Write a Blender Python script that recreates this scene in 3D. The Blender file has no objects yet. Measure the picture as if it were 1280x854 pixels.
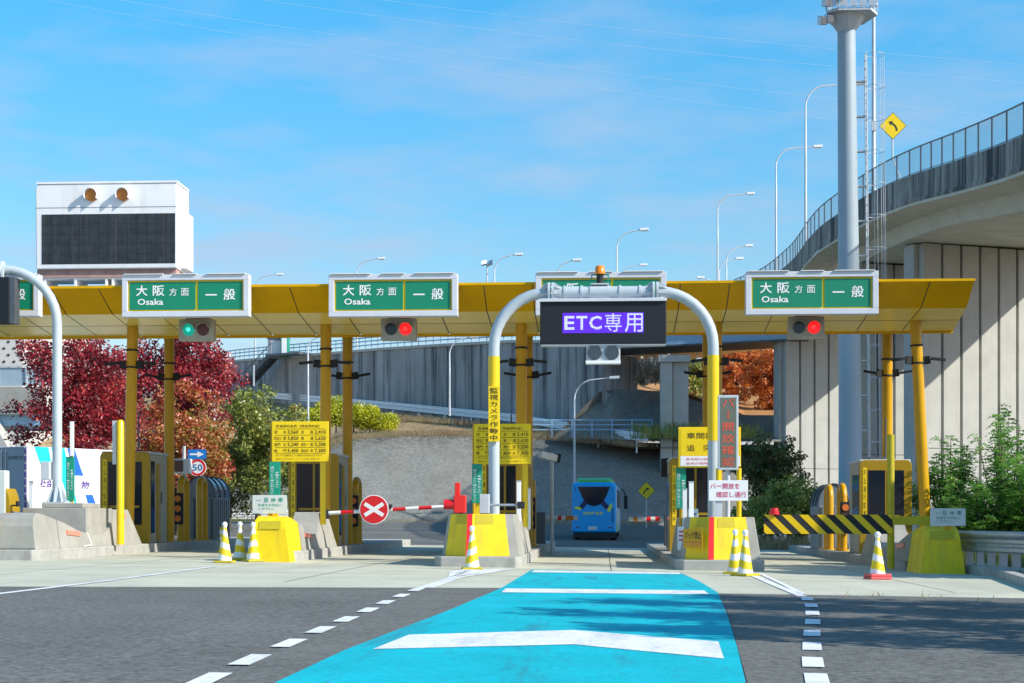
import bpy, bmesh, math, random
import numpy as np
from mathutils import Vector, Matrix
R = math.radians
sc = bpy.context.scene
COL = sc.collection

# ------------------------------------------------------------------ camera, sky, sun, exposure
F, HY, CH, TH, K = 2000.0, 649.0, 1.14, math.atan(115/2000.0), 0.013
cs, sn = math.cos(TH), math.sin(TH)
cam = bpy.data.cameras.new('camera'); camo = bpy.data.objects.new('camera', cam); COL.objects.link(camo)
camo.location = (0, 0, CH); camo.rotation_euler = (R(90), 0, TH)
cam.sensor_width = 36; cam.lens = 36*F/1280; cam.shift_y = (HY-427)/1280
cam.clip_start = 0.1; cam.clip_end = 6000
sc.camera = camo

SUN = Vector((0.80, -0.31, 0.585)).normalized()          # towards the sun
w = bpy.data.worlds.new('World'); sc.world = w; w.use_nodes = True
wn, wl = w.node_tree.nodes, w.node_tree.links
wn.clear()
wo = wn.new('ShaderNodeOutputWorld'); bg = wn.new('ShaderNodeBackground')
sky = wn.new('ShaderNodeTexSky'); sky.sky_type = 'NISHITA'; sky.sun_disc = False
sky.sun_elevation = math.asin(SUN.z); sky.sun_rotation = math.atan2(SUN.x, SUN.y)
sky.air_density = 1.0; sky.dust_density = 0.6; sky.ozone_density = 1.6
hs = wn.new('ShaderNodeHueSaturation'); hs.inputs['Saturation'].default_value = 1.48; hs.inputs['Hue'].default_value = 0.484; hs.inputs['Value'].default_value = 1.1
wl.new(sky.outputs[0], hs.inputs['Color'])
tc = wn.new('ShaderNodeTexCoord'); mp = wn.new('ShaderNodeMapping')
mp.inputs['Scale'].default_value = (3.2, 3.2, 13.0); mp.inputs['Location'].default_value = (0.35, 0.2, 0.05)
wl.new(tc.outputs['Generated'], mp.inputs['Vector'])
nz = wn.new('ShaderNodeTexNoise'); nz.inputs['Scale'].default_value = 2.1; nz.inputs['Detail'].default_value = 7; nz.inputs['Roughness'].default_value = 0.55
wl.new(mp.outputs[0], nz.inputs['Vector'])
rp = wn.new('ShaderNodeValToRGB'); rp.color_ramp.elements[0].position = 0.44; rp.color_ramp.elements[0].color = (0, 0, 0, 1)
rp.color_ramp.elements[1].position = 0.66; rp.color_ramp.elements[1].color = (1, 1, 1, 1)
wl.new(nz.outputs['Fac'], rp.inputs['Fac'])
sx = wn.new('ShaderNodeSeparateXYZ'); wl.new(tc.outputs['Generated'], sx.inputs[0])
mr = wn.new('ShaderNodeMapRange'); mr.inputs[1].default_value = 0.0; mr.inputs[2].default_value = 0.34; mr.inputs[3].default_value = 0.95; mr.inputs[4].default_value = 0.30
wl.new(sx.outputs['Z'], mr.inputs[0])
mu = wn.new('ShaderNodeMath'); mu.operation = 'MULTIPLY'; wl.new(rp.outputs[0], mu.inputs[0]); wl.new(mr.outputs[0], mu.inputs[1])
mx = wn.new('ShaderNodeMixRGB'); mx.inputs[2].default_value = (2.5, 3.1, 4.1, 1)
wl.new(mu.outputs[0], mx.inputs[0]); wl.new(hs.outputs[0], mx.inputs[1])
hz = wn.new('ShaderNodeMapRange'); hz.inputs[1].default_value = 0.0; hz.inputs[2].default_value = 0.30; hz.inputs[3].default_value = 0.0; hz.inputs[4].default_value = 1.0
wl.new(sx.outputs['Z'], hz.inputs[0])
hm = wn.new('ShaderNodeMixRGB'); hm.blend_type = 'MULTIPLY'; hm.inputs[0].default_value = 1.0
hc = wn.new('ShaderNodeMixRGB'); hc.inputs[1].default_value = (0.82, 0.58, 0.56, 1); hc.inputs[2].default_value = (1.06, 1.03, 1.06, 1)
wl.new(hs.outputs[0], hm.inputs[1]); wl.new(hz.outputs[0], hc.inputs[0]); wl.new(hc.outputs[0], hm.inputs[2]); wl.new(hm.outputs[0], mx.inputs[1])
wl.new(mx.outputs[0], bg.inputs[0]); bg.inputs[1].default_value = 0.14
wl.new(bg.outputs[0], wo.inputs[0])

sl = bpy.data.lights.new('sun', 'SUN'); sl.energy = 4.2; sl.angle = R(0.5); sl.color = (1.0, 0.94, 0.84)
so = bpy.data.objects.new('sun', sl); COL.objects.link(so); so.location = SUN*60
so.rotation_euler = (-SUN).to_track_quat('-Z', 'Y').to_euler()
sc.view_settings.view_transform = 'Standard'; sc.view_settings.look = 'None'
sc.view_settings.exposure = 0.5; sc.view_settings.gamma = 1; sc.view_settings.use_curve_mapping = False

# ------------------------------------------------------------------ picture -> place helpers (y depth in metres)
def W(px, py, d):
    xc = (px-640)/F*d
    return Vector((xc*cs - d*sn, xc*sn + d*cs, CH + (HY-py)/F*d))
def at(px, py, Y):
    a = (px-640)/F; d = Y/(a*sn+cs)
    return Vector((d*(a*cs-sn), Y, CH + (HY-py)/F*d))
def gz(x, y):
    z = -K*max(-25, min(25, x))
    if y > 88: z += 0.75*min(1, (y-88)/32.0)
    return z
def G(px, py):
    lo, hi = 3.0, 400.0
    for _ in range(60):
        m = (lo+hi)/2; p = W(px, py, m)
        if p.z > gz(p.x, p.y): lo = m
        else: hi = m
    return W(px, py, lo)

# ------------------------------------------------------------------ materials
MATS = {}
def mat(name, col, rough=0.6, metal=0.0, var=0.12, scale=3.0, bump=0.0, bscale=60.0, streak=0.0, scol=None, sscale=(2.5, 2.5, 0.12),
        emit=0.0, coat=0.0, spec=0.5, slo=0.52, shi=0.68, speck=0.0, spscale=90.0):
    m = bpy.data.materials.new(name); m.use_nodes = True
    n, l = m.node_tree.nodes, m.node_tree.links
    b = n['Principled BSDF']
    b.inputs['Roughness'].default_value = rough; b.inputs['Metallic'].default_value = metal
    b.inputs['Specular IOR Level'].default_value = spec
    b.inputs['Coat Weight'].default_value = coat; b.inputs['Coat Roughness'].default_value = 0.12
    tcn = n.new('ShaderNodeTexCoord')
    def noise(sc_, det, rgh=0.6, scale3=None):
        q = n.new('ShaderNodeTexNoise'); q.inputs['Scale'].default_value = sc_; q.inputs['Detail'].default_value = det; q.inputs['Roughness'].default_value = rgh
        if scale3:
            mpn = n.new('ShaderNodeMapping'); mpn.inputs['Scale'].default_value = scale3
            l.new(tcn.outputs['Object'], mpn.inputs['Vector']); l.new(mpn.outputs[0], q.inputs['Vector'])
        else: l.new(tcn.outputs['Object'], q.inputs['Vector'])
        return q
    def ramp(src, p0, c0, p1, c1):
        r = n.new('ShaderNodeValToRGB'); e = r.color_ramp.elements
        e[0].position = p0; e[0].color = (*c0, 1) if len(c0) == 3 else c0
        e[1].position = p1; e[1].color = (*c1, 1) if len(c1) == 3 else c1
        l.new(src, r.inputs['Fac']); return r.outputs[0]
    def mix(fac, a, c, mode='MIX'):
        q = n.new('ShaderNodeMixRGB'); q.blend_type = mode
        for i, v in ((0, fac), (1, a), (2, c)):
            if isinstance(v, (int, float)): q.inputs[i].default_value = v
            elif isinstance(v, tuple): q.inputs[i].default_value = (*v[:3], 1)
            else: l.new(v, q.inputs[i])
        return q.outputs[0]
    c = tuple(col)
    out = c
    if var:
        out = mix(1.0, c, ramp(noise(scale, 8).outputs['Fac'], 0.3, (1-var,)*3, 0.7, (1+var*0.6,)*3), 'MULTIPLY')
    if streak:
        f = ramp(noise(1.0, 5, 0.7, sscale).outputs['Fac'], slo, (0, 0, 0), shi, (streak,)*3)
        out = mix(f, out, scol or tuple(x*0.45 for x in c))
    if speck:
        out = mix(1.0, out, ramp(noise(spscale, 2, 0.8).outputs['Fac'], 0.3, (1-speck,)*3, 0.7, (1+speck,)*3), 'MULTIPLY')
    if isinstance(out, tuple): b.inputs['Base Color'].default_value = (*out, 1)
    else: l.new(out, b.inputs['Base Color'])
    if emit:
        b.inputs['Emission Color'].default_value = (*c, 1); b.inputs['Emission Strength'].default_value = emit
    if bump:
        bn = n.new('ShaderNodeBump'); bn.inputs['Strength'].default_value = bump; bn.inputs['Distance'].default_value = 0.02
        l.new(noise(bscale, 4).outputs['Fac'], bn.inputs['Height']); l.new(bn.outputs[0], b.inputs['Normal'])
    MATS[name] = m
    return m
def leaf_mat(name, cols, big=1.2, trans=0.35):
    m = bpy.data.materials.new(name); m.use_nodes = True
    n, l = m.node_tree.nodes, m.node_tree.links; n.clear()
    o = n.new('ShaderNodeOutputMaterial'); g = n.new('ShaderNodeNewGeometry'); t = n.new('ShaderNodeTexCoord')
    q = n.new('ShaderNodeTexNoise'); q.inputs['Scale'].default_value = big; q.inputs['Detail'].default_value = 2; l.new(t.outputs['Object'], q.inputs['Vector'])
    a = n.new('ShaderNodeMath'); a.operation = 'MULTIPLY_ADD'; a.inputs[1].default_value = 0.45; l.new(g.outputs['Random Per Island'], a.inputs[0])
    b = n.new('ShaderNodeMath'); b.operation = 'MULTIPLY_ADD'; b.inputs[1].default_value = 1.9; b.inputs[2].default_value = -0.68
    l.new(q.outputs['Fac'], b.inputs[0]); l.new(b.outputs[0], a.inputs[2])
    r = n.new('ShaderNodeValToRGB'); e = r.color_ramp.elements
    for i, c in enumerate(cols):
        el = e[i] if i < 2 else e.new(0.5)
        el.color = (*c, 1)
    for i in range(len(cols)): e[i].position = i/(len(cols)-1)
    cl = list(cols)
    for i, c in enumerate(cl): e[i].color = (*c, 1)
    l.new(a.outputs[0], r.inputs['Fac'])
    d = n.new('ShaderNodeBsdfDiffuse'); tr = n.new('ShaderNodeBsdfTranslucent'); ms = n.new('ShaderNodeMixShader'); ms.inputs[0].default_value = trans
    gl = n.new('ShaderNodeBsdfGlossy'); gl.inputs['Roughness'].default_value = 0.45; m2 = n.new('ShaderNodeMixShader'); m2.inputs[0].default_value = 0.06
    l.new(r.outputs[0], d.inputs[0]); l.new(r.outputs[0], tr.inputs[0]); l.new(d.outputs[0], ms.inputs[1]); l.new(tr.outputs[0], ms.inputs[2])
    l.new(ms.outputs[0], m2.inputs[1]); l.new(gl.outputs[0], m2.inputs[2]); l.new(m2.outputs[0], o.inputs[0])
    MATS[name] = m; return m
M = MATS
mat('asphalt', (0.148, 0.150, 0.138), 0.9, spec=0.2, var=0.18, scale=0.35, speck=0.45, spscale=14, bump=0.5, bscale=60, streak=0.5, scol=(0.18, 0.18, 0.165), sscale=(0.9, 0.05, 1))
mat('asphalt_new', (0.148, 0.149, 0.136), 0.9, spec=0.2, var=0.12, scale=0.6, speck=0.4, spscale=15, bump=0.35, bscale=70)
mat('apron', (0.52, 0.515, 0.40), 0.85, var=0.16, scale=0.5, speck=0.08, spscale=30, streak=0.35, scol=(0.29, 0.27, 0.235), sscale=(1.6, 0.10, 1), slo=0.5, shi=0.75)
mat('blue_paint', (0.006, 0.42, 0.50), 0.85, spec=0.15, var=0.16, scale=0.9, speck=0.16, spscale=18, streak=0.8, scol=(0.035, 0.20, 0.27), sscale=(2.2, 0.22, 1), slo=0.53, shi=0.70)
mat('road_white', (0.74, 0.75, 0.76), 0.75, var=0.12, scale=3, speck=0.18, spscale=20, streak=0.8, scol=(0.40, 0.43, 0.45), sscale=(2.6, 0.5, 1), slo=0.48, shi=0.72)
mat('terrain', (0.10, 0.095, 0.06), 0.95, var=0.4, scale=0.4, speck=0.3, spscale=8)
mat('concrete', (0.36, 0.355, 0.315), 0.85, var=0.2, scale=1.6, streak=0.55, scol=(0.33, 0.31, 0.27), sscale=(3, 3, 0.35), bump=0.15, bscale=40)
mat('kerb', (0.40, 0.40, 0.37), 0.9, var=0.22, scale=2.5, streak=0.4, scol=(0.20, 0.19, 0.17), sscale=(2, 2, 2))
mat('pier_concrete', (0.47, 0.475, 0.44), 0.85, var=0.10, scale=1.0, streak=0.35, scol=(0.36, 0.35, 0.32), sscale=(1.2, 1.2, 0.06))
mat('parapet', (0.40, 0.37, 0.32), 0.9, var=0.3, scale=0.8, streak=0.95, scol=(0.035, 0.037, 0.04), sscale=(1.1, 1.1, 0.05), slo=0.42, shi=0.60)
mat('soffit_concrete', (0.66, 0.64, 0.52), 0.9, var=0.15, scale=0.7)
mat('wall_concrete', (0.36, 0.37, 0.37), 0.9, var=0.25, scale=0.3, streak=0.9, scol=(0.05, 0.056, 0.065), sscale=(1.1, 1.1, 0.05), slo=0.47, shi=0.66)
mat('shotcrete', (0.215, 0.215, 0.19), 0.95, var=0.22, scale=0.3, speck=0.22, spscale=3.5, bump=0.7, bscale=3, streak=0.4, scol=(0.22, 0.21, 0.18), sscale=(0.25, 0.05, 0.05))
mat('brown_cover', (0.34, 0.24, 0.12), 0.95, var=0.5, scale=0.6, speck=0.4, spscale=6)
mat('orange_soil', (0.42, 0.20, 0.06), 0.95, var=0.4, scale=0.8, speck=0.3, spscale=5)
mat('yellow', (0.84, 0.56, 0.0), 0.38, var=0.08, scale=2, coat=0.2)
mat('yellow_panel', (0.86, 0.62, 0.0), 0.5, var=0.14, scale=2.5, streak=0.5, scol=(0.42, 0.33, 0.05), sscale=(5, 5, 0.6), slo=0.5, shi=0.75)
mat('dull_yellow', (0.52, 0.42, 0.012), 0.6, var=0.12, scale=3)
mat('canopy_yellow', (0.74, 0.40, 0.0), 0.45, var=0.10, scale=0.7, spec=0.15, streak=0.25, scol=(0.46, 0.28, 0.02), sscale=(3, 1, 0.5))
mat('canopy_soffit', (0.96, 0.70, 0.14), 0.3, var=0.06, scale=0.8, coat=0.12, spec=0.3)  # canopy paint made paler, colouring in the light reflected off the apron
mat('column_yellow', (0.62, 0.33, 0.0), 0.35, var=0.10, scale=1.5, streak=0.3, scol=(0.42, 0.25, 0.01), sscale=(6, 6, 0.4))
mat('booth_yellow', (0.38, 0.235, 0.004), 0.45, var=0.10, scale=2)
mat('mast_grey', (0.34, 0.42, 0.47), 0.5, var=0.07, scale=1.5, streak=0.2, scol=(0.28, 0.33, 0.36), sscale=(3, 3, 0.1))
mat('steel', (0.52, 0.55, 0.57), 0.42, metal=0.6, var=0.10, scale=3)
mat('galv', (0.56, 0.60, 0.63), 0.5, metal=0.1, var=0.10, scale=4)
mat('pole_grey', (0.45, 0.52, 0.56), 0.5, metal=0.0, var=0.07, scale=2, streak=0.2, scol=(0.40, 0.43, 0.45), sscale=(5, 5, 0.3))
mat('lamp_white', (0.78, 0.80, 0.80), 0.45, var=0.05)
mat('white', (0.86, 0.87, 0.88), 0.45, var=0.05, scale=2)
mat('white_dirty', (0.86, 0.87, 0.86), 0.5, var=0.08, scale=1.2, streak=0.25, scol=(0.60, 0.56, 0.52), sscale=(3, 3, 0.3))
mat('sign_frame', (0.64, 0.66, 0.71), 0.5, var=0.06)
mat('sign_green', (0.004, 0.235, 0.125), 0.45, var=0.04)
mat('teal_green', (0.004, 0.30, 0.19), 0.5, var=0.06)
mat('sign_yellow', (0.90, 0.63, 0.0), 0.5, var=0.03)
mat('letter_white', (0.86, 0.87, 0.87), 0.5, var=0)
mat('letter_black', (0.02, 0.02, 0.02), 0.6, var=0)
mat('letter_brown', (0.10, 0.06, 0.005), 0.6, var=0)
mat('letter_teal', (0.02, 0.30, 0.24), 0.6, var=0)
mat('letter_red', (0.62, 0.02, 0.12), 0.6, var=0)
mat('letter_purple', (0.10, 0.04, 0.28), 0.6, var=0)
mat('letter_blue', (0.01, 0.16, 0.42), 0.6, var=0)
mat('sign_blue', (0.01, 0.20, 0.62), 0.45, var=0.03)
mat('sign_pale', (0.62, 0.66, 0.63), 0.5, var=0.06)
mat('black', (0.012, 0.014, 0.018), 0.4, var=0.1)
mat('matte_black', (0.02, 0.022, 0.025), 0.8, var=0.1)
mat('screen_housing', (0.004, 0.007, 0.012), 0.6, var=0.2, scale=2)
mat('led_panel', (0.032, 0.038, 0.042), 0.5, var=0.5, scale=4, streak=0.6, scol=(0.085, 0.075, 0.075), sscale=(5, 5, 0.25))
mat('rust', (0.50, 0.30, 0.25), 0.8, var=0.3, scale=3)
mat('glass_dark', (0.012, 0.02, 0.032), 0.08, var=0.2, scale=1, spec=0.25)
mat('dome_glass', (0.16, 0.22, 0.28), 0.1, var=0.1)
mat('cabinet_grey', (0.22, 0.26, 0.29), 0.45, var=0.12, scale=2)
mat('dark_steel', (0.10, 0.12, 0.14), 0.5, metal=0.4, var=0.2)
mat('red', (0.72, 0.012, 0.02), 0.35, var=0.05)
mat('red_box', (0.80, 0.02, 0.015), 0.35, var=0.05)
mat('cone_red', (0.78, 0.10, 0.10), 0.5, var=0.1)
mat('reflector', (0.85, 0.28, 0.20), 0.4, var=0.05)
mat('amber', (0.60, 0.20, 0.015), 0.25, var=0.1)
mat('orange_lens', (0.80, 0.22, 0.05), 0.3, var=0.1)
mat('beacon_orange', (0.9, 0.25, 0.01), 0.25, var=0.05)
mat('signal_green_on', (0.0, 0.34, 0.26), 0.3, var=0.0, emit=0.45)
mat('signal_red_on', (0.9, 0.006, 0.008), 0.3, var=0.0, emit=0.85)
mat('signal_core', (0.06, 0.75, 0.6), 0.3, var=0.0, emit=0.9)
mat('signal_red_core', (1.0, 0.03, 0.03), 0.3, var=0.0, emit=1.1)
mat('signal_red_off', (0.10, 0.015, 0.02), 0.2, var=0.2)
mat('signal_dark_off', (0.015, 0.03, 0.04), 0.15, var=0.2)
mat('mirror_lens', (0.10, 0.12, 0.14), 0.12, metal=0.8, var=0.1)
mat('signal_box', (0.42, 0.40, 0.33), 0.6, var=0.12, scale=4)
mat('bus_blue', (0.0, 0.36, 0.80), 0.3, var=0.06, coat=0.15, spec=0.3)
mat('bus_green', (0.06, 0.50, 0.12), 0.3, var=0.05)
mat('bus_yellow', (0.72, 0.80, 0.08), 0.4, var=0.05)
mat('navy', (0.012, 0.025, 0.10), 0.5, var=0.05)
mat('tyre', (0.015, 0.015, 0.016), 0.9, var=0.1)
mat('truck_rear', (0.33, 0.42, 0.53), 0.4, var=0.06)
mat('truck_white', (0.84, 0.84, 0.84), 0.4, var=0.04)
mat('cyan', (0.01, 0.58, 0.76), 0.4, var=0.03)
mat('truck_blue', (0.015, 0.14, 0.66), 0.4, var=0.03)
mat('girder_blue', (0.28, 0.46, 0.62), 0.5, var=0.08)
mat('bark', (0.10, 0.075, 0.055), 0.9, var=0.3, scale=5)
mat('building_white', (0.66, 0.63, 0.60), 0.7, var=0.06)
mat('glass_noise', (0.34, 0.45, 0.52), 0.2, var=0.1)
mat('blade_dry', (0.50, 0.46, 0.34), 0.9, var=0.3)
leaf_mat('leaf_red', [(0.06, 0.018, 0.018), (0.22, 0.02, 0.028), (0.50, 0.03, 0.05), (0.60, 0.13, 0.08)], big=0.9)
leaf_mat('leaf_redorange', [(0.14, 0.17, 0.03), (0.36, 0.25, 0.04), (0.52, 0.17, 0.05), (0.54, 0.08, 0.05), (0.48, 0.03, 0.05)], big=0.7)
leaf_mat('leaf_orange', [(0.34, 0.08, 0.03), (0.62, 0.17, 0.04), (0.74, 0.30, 0.05), (0.66, 0.14, 0.05)], big=0.6, trans=.45)
leaf_mat('leaf_green', [(0.04, 0.07, 0.015), (0.09, 0.14, 0.03), (0.17, 0.22, 0.04), (0.13, 0.17, 0.05)])
leaf_mat('leaf_olive', [(0.07, 0.10, 0.02), (0.20, 0.25, 0.04), (0.36, 0.40, 0.08), (0.38, 0.27, 0.06)])
leaf_mat('leaf_dark', [(0.03, 0.05, 0.014), (0.07, 0.10, 0.02), (0.12, 0.14, 0.03), (0.17, 0.15, 0.04)])
leaf_mat('leaf_mixed', [(0.05, 0.09, 0.015), (0.17, 0.26, 0.04), (0.36, 0.42, 0.07), (0.46, 0.27, 0.06)])
leaf_mat('leaf_bright', [(0.06, 0.17, 0.03), (0.12, 0.32, 0.06), (0.22, 0.46, 0.08), (0.36, 0.56, 0.12)], trans=.45)
leaf_mat('leaf_lime', [(0.26, 0.30, 0.015), (0.52, 0.54, 0.02), (0.72, 0.68, 0.03)])
leaf_mat('leaf_dry', [(0.30, 0.17, 0.09), (0.42, 0.26, 0.14), (0.52, 0.40, 0.22), (0.24, 0.25, 0.08)], big=0.5)
leaf_mat('leaf_plume', [(0.35, 0.34, 0.28), (0.6, 0.58, 0.5), (0.75, 0.73, 0.66)])

# LED dot material: a lit panel crossed by a dark grid
def led_mat(name, col, strength, pitch=0.035, grid=0.35):
    m = bpy.data.materials.new(name); m.use_nodes = True
    n, l = m.node_tree.nodes, m.node_tree.links; b = n['Principled BSDF']
    t = n.new('ShaderNodeTexCoord'); s = n.new('ShaderNodeSeparateXYZ'); l.new(t.outputs['Object'], s.inputs[0])
    outs = []
    for ax in ('X', 'Z'):
        d = n.new('ShaderNodeMath'); d.operation = 'DIVIDE'; d.inputs[1].default_value = pitch; l.new(s.outputs[ax], d.inputs[0])
        f = n.new('ShaderNodeMath'); f.operation = 'FRACT'; l.new(d.outputs[0], f.inputs[0])
        g = n.new('ShaderNodeMath'); g.operation = 'GREATER_THAN'; g.inputs[1].default_value = grid; l.new(f.outputs[0], g.inputs[0]); outs.append(g)
    q = n.new('ShaderNodeMath'); q.operation = 'MULTIPLY'; l.new(outs[0].outputs[0], q.inputs[0]); l.new(outs[1].outputs[0], q.inputs[1])
    a = n.new('ShaderNodeMath'); a.operation = 'MULTIPLY_ADD'; a.inputs[1].default_value = strength*0.75; a.inputs[2].default_value = strength*0.45; l.new(q.outputs[0], a.inputs[0])
    b.inputs['Base Color'].default_value = (*[c*0.1 for c in col], 1); b.inputs['Emission Color'].default_value = (*col, 1)
    l.new(a.outputs[0], b.inputs['Emission Strength'])
    MATS[name] = m; return m
led_mat('led_violet', (0.13, 0.02, 0.95), 0.85)
led_mat('led_white', (0.60, 0.66, 1.0), 1.0)
led_mat('led_red', (0.76, 0.10, 0.05), 0.85, 0.03)
mat('led_grey', (0.14, 0.155, 0.12), 0.6, var=0.15, scale=6)

# ------------------------------------------------------------------ mesh builder
class MB:
    def __init__(s): s.v = []; s.f = []; s.mi = []; s.sm = []
    def add(s, vs, fs, mi=0, smooth=False):
        o = len(s.v); s.v += [tuple(p) for p in vs]
        for f in fs: s.f.append(tuple(i+o for i in f)); s.mi.append(mi); s.sm.append(smooth)
        return s
    def box(s, x0, x1, y0, y1, z0, z1, mi=0):
        vs = [(x, y, z) for z in (z0, z1) for y in (y0, y1) for x in (x0, x1)]
        return s.add(vs, [(0, 2, 3, 1), (4, 5, 7, 6), (0, 1, 5, 4), (2, 6, 7, 3), (0, 4, 6, 2), (1, 3, 7, 5)], mi)
    def obox(s, c, ux, uy, uz, hx, hy, hz, mi=0):
        c = Vector(c); ux, uy, uz = Vector(ux).normalized()*hx, Vector(uy).normalized()*hy, Vector(uz).normalized()*hz
        vs = [c + ux*a + uy*b + uz*d for d in (-1, 1) for b in (-1, 1) for a in (-1, 1)]
        return s.add(vs, [(0, 2, 3, 1), (4, 5, 7, 6), (0, 1, 5, 4), (2, 6, 7, 3), (0, 4, 6, 2), (1, 3, 7, 5)], mi)
    def beam(s, a, b, wd, ht, mi=0):          # box from a to b, width across, height up
        a, b = Vector(a), Vector(b); d = b-a; L = d.length; d.normalize()
        up = Vector((0, 0, 1)) if abs(d.z) < 0.95 else Vector((0, 1, 0))
        sd = d.cross(up).normalized(); u = sd.cross(d).normalized()
        return s.obox((a+b)/2, d, sd, u, L/2, wd/2, ht/2, mi)
    def tube(s, path, r, seg=10, mi=0, cap=True, smooth=True):
        path = [Vector(p) for p in path]; n = len(path)
        rs = r if isinstance(r, (list, tuple)) else [r]*n
        vs = []; prev = None
        for i, p in enumerate(path):
            t = (path[min(i+1, n-1)] - path[max(i-1, 0)]).normalized()
            if prev is None:
                a = Vector((0, 0, 1)) if abs(t.z) < 0.9 else Vector((1, 0, 0))
                u = t.cross(a).normalized()
            else:
                u = (prev - t*prev.dot(t)).normalized()
            prev = u; q = t.cross(u)
            for k in range(seg):
                an = 2*math.pi*k/seg
                vs.append(p + (u*math.cos(an) + q*math.sin(an))*rs[i])
        fs = [(i*seg+k, i*seg+(k+1) % seg, (i+1)*seg+(k+1) % seg, (i+1)*seg+k) for i in range(n-1) for k in range(seg)]
        s.add(vs, fs, mi, smooth)
        if cap:
            s.add(vs[:seg], [tuple(range(seg))[::-1]], mi); s.add(vs[-seg:], [tuple(range(seg))], mi)
        return s
    def prism(s, poly, axis, a, b, mi=0):     # poly 2D extruded along axis from a to b
        def P(u, v, t): return {'x': (t, u, v), 'y': (u, t, v), 'z': (u, v, t)}[axis]
        n = len(poly); vs = [P(u, v, a) for u, v in poly] + [P(u, v, b) for u, v in poly]
        fs = [tuple(range(n))[::-1], tuple(range(n, 2*n))] + [(i, (i+1) % n, n+(i+1) % n, n+i) for i in range(n)]
        return s.add(vs, fs, mi)
    def loft(s, rings, mi=0, close=True, caps=True, smooth=False):
        m = len(rings[0]); vs = [p for r in rings for p in r]
        fs = []
        for i in range(len(rings)-1):
            for k in range(m if close else m-1):
                k2 = (k+1) % m
                fs.append((i*m+k, i*m+k2, (i+1)*m+k2, (i+1)*m+k))
        s.add(vs, fs, mi, smooth)
        if caps and close:
            s.add(rings[0], [tuple(range(m))[::-1]], mi); s.add(rings[-1], [tuple(range(m))], mi)
        return s
    def disc(s, c, r, nrm, th=0.02, seg=28, mi=0):
        c = Vector(c); n = Vector(nrm).normalized()
        return s.tube([c - n*th/2, c + n*th/2], r, seg, mi, smooth=False)
    def ball(s, c, r, mi=0, nu=12, nv=8, squash=1.0):
        c = Vector(c); vs = []; fs = []
        for j in range(nv+1):
            t = math.pi*j/nv
            for i in range(nu):
                a = 2*math.pi*i/nu
                vs.append(c + Vector((r*math.sin(t)*math.cos(a), r*math.sin(t)*math.sin(a), r*squash*math.cos(t))))
        for j in range(nv):
            for i in range(nu):
                fs.append((j*nu+i, (j+1)*nu+i, (j+1)*nu+(i+1) % nu, j*nu+(i+1) % nu))
        return s.add(vs, fs, mi, True)
    def build(s, name, mats, parent=None, bevel=0.0, world=False, rec=True):
        me = bpy.data.meshes.new(name)
        off = Vector((0, 0, 0))
        if world and parent is not None:
            p = parent
            while p is not None: off = off + p.location; p = p.parent
        vs = s.v if not off.length else [(a-off.x, b-off.y, c-off.z) for a, b, c in s.v]
        me.from_pydata(vs, [], s.f); me.validate()
        if not isinstance(mats, (list, tuple)): mats = [mats]
        for m in mats: me.materials.append(M[m] if isinstance(m, str) else m)
        if len(me.polygons) == len(s.f):
            me.polygons.foreach_set('material_index', s.mi); me.polygons.foreach_set('use_smooth', s.sm)
        if rec:
            bm = bmesh.new(); bm.from_mesh(me); bmesh.ops.recalc_face_normals(bm, faces=bm.faces); bm.to_mesh(me); bm.free()
        o = bpy.data.objects.new(name, me); COL.objects.link(o)
        if parent is not None: o.parent = parent
        if bevel:
            b = o.modifiers.new('bevel', 'BEVEL'); b.width = bevel; b.segments = 2; b.limit_method = 'ANGLE'; b.angle_limit = R(40)
        return o

def tag(o, label, cat=None, group=None, kind=None):
    if label: o['label'] = label
    if cat: o['category'] = cat
    if group: o['group'] = group
    if kind: o['kind'] = kind
    return o
def thing(name, loc, label, cat, group=None, rz=0.0):
    o = bpy.data.objects.new(name, None); COL.objects.link(o); o.empty_display_size = 0.2
    o.location = loc; o.rotation_euler = (0, 0, rz)
    return tag(o, label, cat, group)
CH_ = {}
def kids(o): return [c for c in COL.objects if c.parent == o]
def copy_tree(o, parent=None):
    c = o.copy(); COL.objects.link(c)
    if parent is not None: c.parent = parent
    for ch in list(kids(o)): copy_tree(ch, c)
    return c
def place(o, loc, label, group=None, rz=None):
    o.location = loc; o['label'] = label
    if group: o['group'] = group
    if rz is not None: o.rotation_euler = (0, 0, rz)
    return o
def structure(mb, name, m, **k):
    o = mb.build(name, m, **k); o['kind'] = 'structure'; return o

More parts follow.
